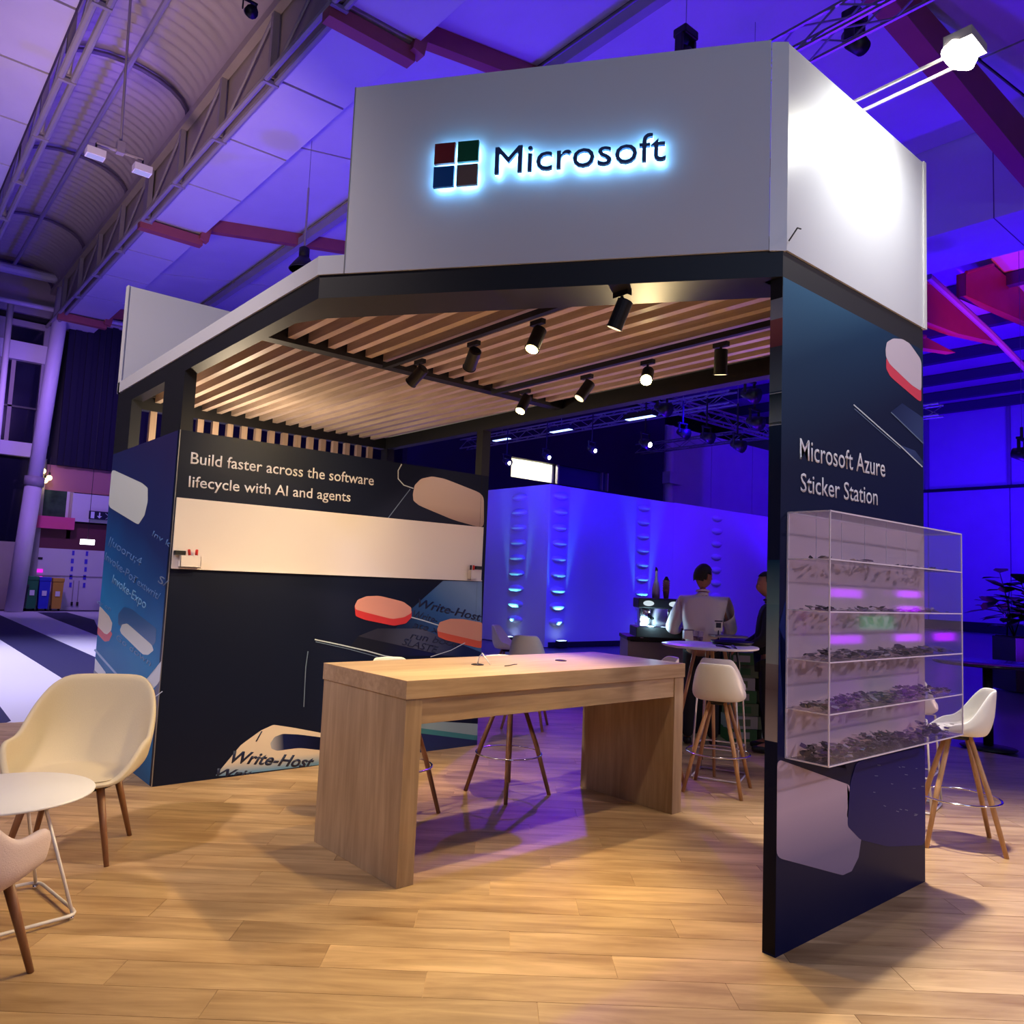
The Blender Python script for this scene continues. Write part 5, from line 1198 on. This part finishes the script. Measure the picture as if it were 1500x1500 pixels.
fx('white_box', 104, 260, 3.0, 3.95, M_wallw, YL-.3, .3); fx('awning_band', 44, 260, 2.05, 2.95, mat('wine_red_band', (96, 34, 56), .6)); fx('awning_top', 46, 110, 2.7, 3.1, mat('magenta_cloth', (214, 70, 130), .6), YL-.4, .5)
fx('white_wall', 28, 260, 0, 2.05, M_wallw); fx('wall_line', 28, 260, 1.12, 1.16, M_grey, YL-.02, .02)
random.seed(9)
for u, col in ((112, (60, 40, 220)), (132, (60, 40, 220))):      # vertical columns of small signs on the wall
    for k in range(5): fx('wall_mark', u-1.6-.8*(k % 2), u+1.8, 1.85-.27*k, 1.98-.27*k+.03, mat('violet_mark', (70, 50, 210), .5), YL-.02, .02)
fx('wall_mark', 60, 68, 1.66, 1.74, M_blackp, YL-.02, .02)
for z in (1.30, 1.06, .86): fx('neon_mark', 61-2*(z > 1.2), 70, z-.07, z+.05, emis('magenta_neon', (225, 40, 220), 1.2), YL-.02, .02)
for u in (116, 124): fx('door_bar', u, u+1, .15, 1.0, M_grey, YL-.03, .03); fx('door_bolt', u-1, u+2, .15, .28, M_blackp, YL-.05, .03)
es = thing('exit_sign', 'dark exit sign with door, arrow and running figure pictograms', 'sign', tuple(ony(145, 755, YL-.4)))
ex0, ex1 = ony(130, 755, YL-.4).x, ony(156, 755, YL-.4).x+.25; ez = ony(142, 755, YL-.4).z
q = B(); box(q, ex0, ex1, YL-.45, YL-.4, ez-.14, ez+.14); obj('plate', q, mat('exit_dark', (14, 24, 44), .4), es, world=True)
M_pic = mat('pictogram_white', (214, 216, 236), .5)
q = B(); box(q, ex0+.05, ex0+.16, YL-.46, YL-.45, ez-.11, ez+.11); obj('door_pictogram', q, M_pic, es, world=True)
q = B(); box(q, ex0+.30, ex0+.34, YL-.46, YL-.45, ez-.02, ez+.10); prism(q, [(ex0+.24, YL-.46, ez-.02), (ex0+.40, YL-.46, ez-.02), (ex0+.32, YL-.46, ez-.10)], (0, .01, 0)); obj('arrow', q, M_pic, es, world=True)
q = B(); beam(q, (ex0+.50, YL-.455, ez+.09), (ex0+.62, YL-.455, ez-.02), .01, .04, up=(0, 1, 0)); beam(q, (ex0+.62, YL-.455, ez-.02), (ex0+.52, YL-.455, ez-.11), .01, .03, up=(0, 1, 0)); beam(q, (ex0+.58, YL-.455, ez+.01), (ex0+.70, YL-.455, ez-.10), .01, .03, up=(0, 1, 0)); beam(q, (ex0+.56, YL-.455, ez+.05), (ex0+.70, YL-.455, ez+.07), .01, .025, up=(0, 1, 0)); lathe(q, [(.001, -.02), (.028, 0), (.001, .02)], 10, (ex0+.66, YL-.456, ez+.10)); obj('running_figure', q, M_pic, es, world=True)
hl = thing('hanging_lamp', 'glowing white lamp box hanging under the wine red band at the left', 'pendant lamp', tuple(ony(128, 795, 26)))
p = ony(128, 794, 26); q = B(); box(q, p.x-.19, p.x+.19, p.y-.1, p.y+.1, p.z-.08, p.z+.08); obj('lamp_box', q, emis('lamp_box_glow', (250, 244, 255), 6), hl, world=True)
q = B(); tube(q, [(p.x, p.y, p.z+.08), (p.x, p.y, 9.6)], .01, 4); obj('cord', q, M_black, hl, world=True)
for i, (u, v) in enumerate(((63, 690), (60, 708), (66, 704), (57, 714), (72, 700))):
    p = ony(u, v, 27.6); t = thing('bulb', ['small warm bulb highest in the cluster by the leaning column', 'small warm bulb in the middle of the cluster by the leaning column', 'small warm bulb right of the middle one by the leaning column', 'small warm bulb lowest by the leaning column', 'small warm bulb farthest right by the leaning column'][i], 'bulb', tuple(p))
    q = B(); bmesh.ops.create_uvsphere(q, u_segments=10, v_segments=8, radius=.09); obj('glass', q, emis('warm_bulb', (255, 225, 150), 5), t, True); q = B(); tube(q, [(0, 0, .08), (0, 0, .18)], .035, 8); obj('socket', q, M_blackp, t); q = B(); tube(q, [(0, 0, .18), (0, 0, .7)], .01, 4); obj('cord', q, M_blackp, t)
for i, (u, c, w_, h_, lab) in enumerate(((22, (38, 44, 56), .19, .85, 'low dark grey wheeled bin, first from the leaning column'), (37.5, (30, 110, 70), .165, 1.12, 'green wheeled bin between the dark and blue bins'), (55.5, (40, 50, 190), .165, 1.10, 'blue wheeled bin between the green and yellow bins'), (75, (196, 150, 50), .165, 1.08, 'yellow wheeled bin at the right end of the row'))):
    p = onz(u+3, 893, 0); p = ony(u+6, 890, 27.4); t = thing('wheeled_bin', lab, 'bin', (p.x, 27.4, 0), 0, 'wheeled bins by the far left wall')
    m = mat('bin_%d' % i, c, .5); q = B(); k = w_
    vs_ = [(-k*.8, -k*.8), (k*.8, -k*.8), (k*.8, k*.8), (-k*.8, k*.8)]; a = [q.verts.new((x, y, .08)) for x, y in vs_]; b = [q.verts.new((x*1.2, y*1.2, h_*.88)) for x, y in vs_]
    q.faces.new(a[::-1]); q.faces.new(b)
    for j in range(4): q.faces.new((a[j], a[(j+1) % 4], b[(j+1) % 4], b[j]))
    obj('bin_body', q, m, t); lbx('lid', t, -k*1.05, k*1.05, -k*1.1, k*1.05, h_*.88, h_, m, .02); lbx('label_plate', t, -k*.4, k*.4, -k*1.02, -k*.93, h_*.45, h_*.6, M_white)
    for sx in (-1, 1):
        q = B(); tube(q, [(sx*k*.7-.02, k*.7, .1), (sx*k*.7+.02, k*.7, .1)], .1, 12); obj('wheel', q, M_blackp, t)
# a magenta LED screen wall stands well behind the photographer; the acrylic display mirrors its tiles
TILE_M = emis('magenta_tile', (175, 0, 255), 8); TILE_G = emis('green_tile', (90, 200, 150), 2)
ls = thing('led_screen', 'black framed LED screen with magenta tiles standing behind the photographer', 'screen', (12.7, -7.05, 0))
q = B(); box(q, -.2, 9.2, -.12, 0, 0, 2.6); obj('cabinet', q, M_blackp, ls)
for i, (x0, z0, x1, z1) in enumerate(((14.57, 1.56, 16.05, 1.74), (13.91, 1.0, 14.43, 1.25), (13.91, .66, 14.44, .92), (14.58, .53, 16.06, .71), (17.94, 1.62, 19.2, 1.78), (18.0, 1.27, 19.2, 1.40), (17.82, .53, 19.2, .70), (20.1, .51, 21.4, .71), (15.96, .83, 17.7, 1.15))):
    q = B(); box(q, x0-12.7, x1-12.7, 0, .01, z0, z1); obj('lit_tile', q, TILE_G if i == 8 else TILE_M, ls)
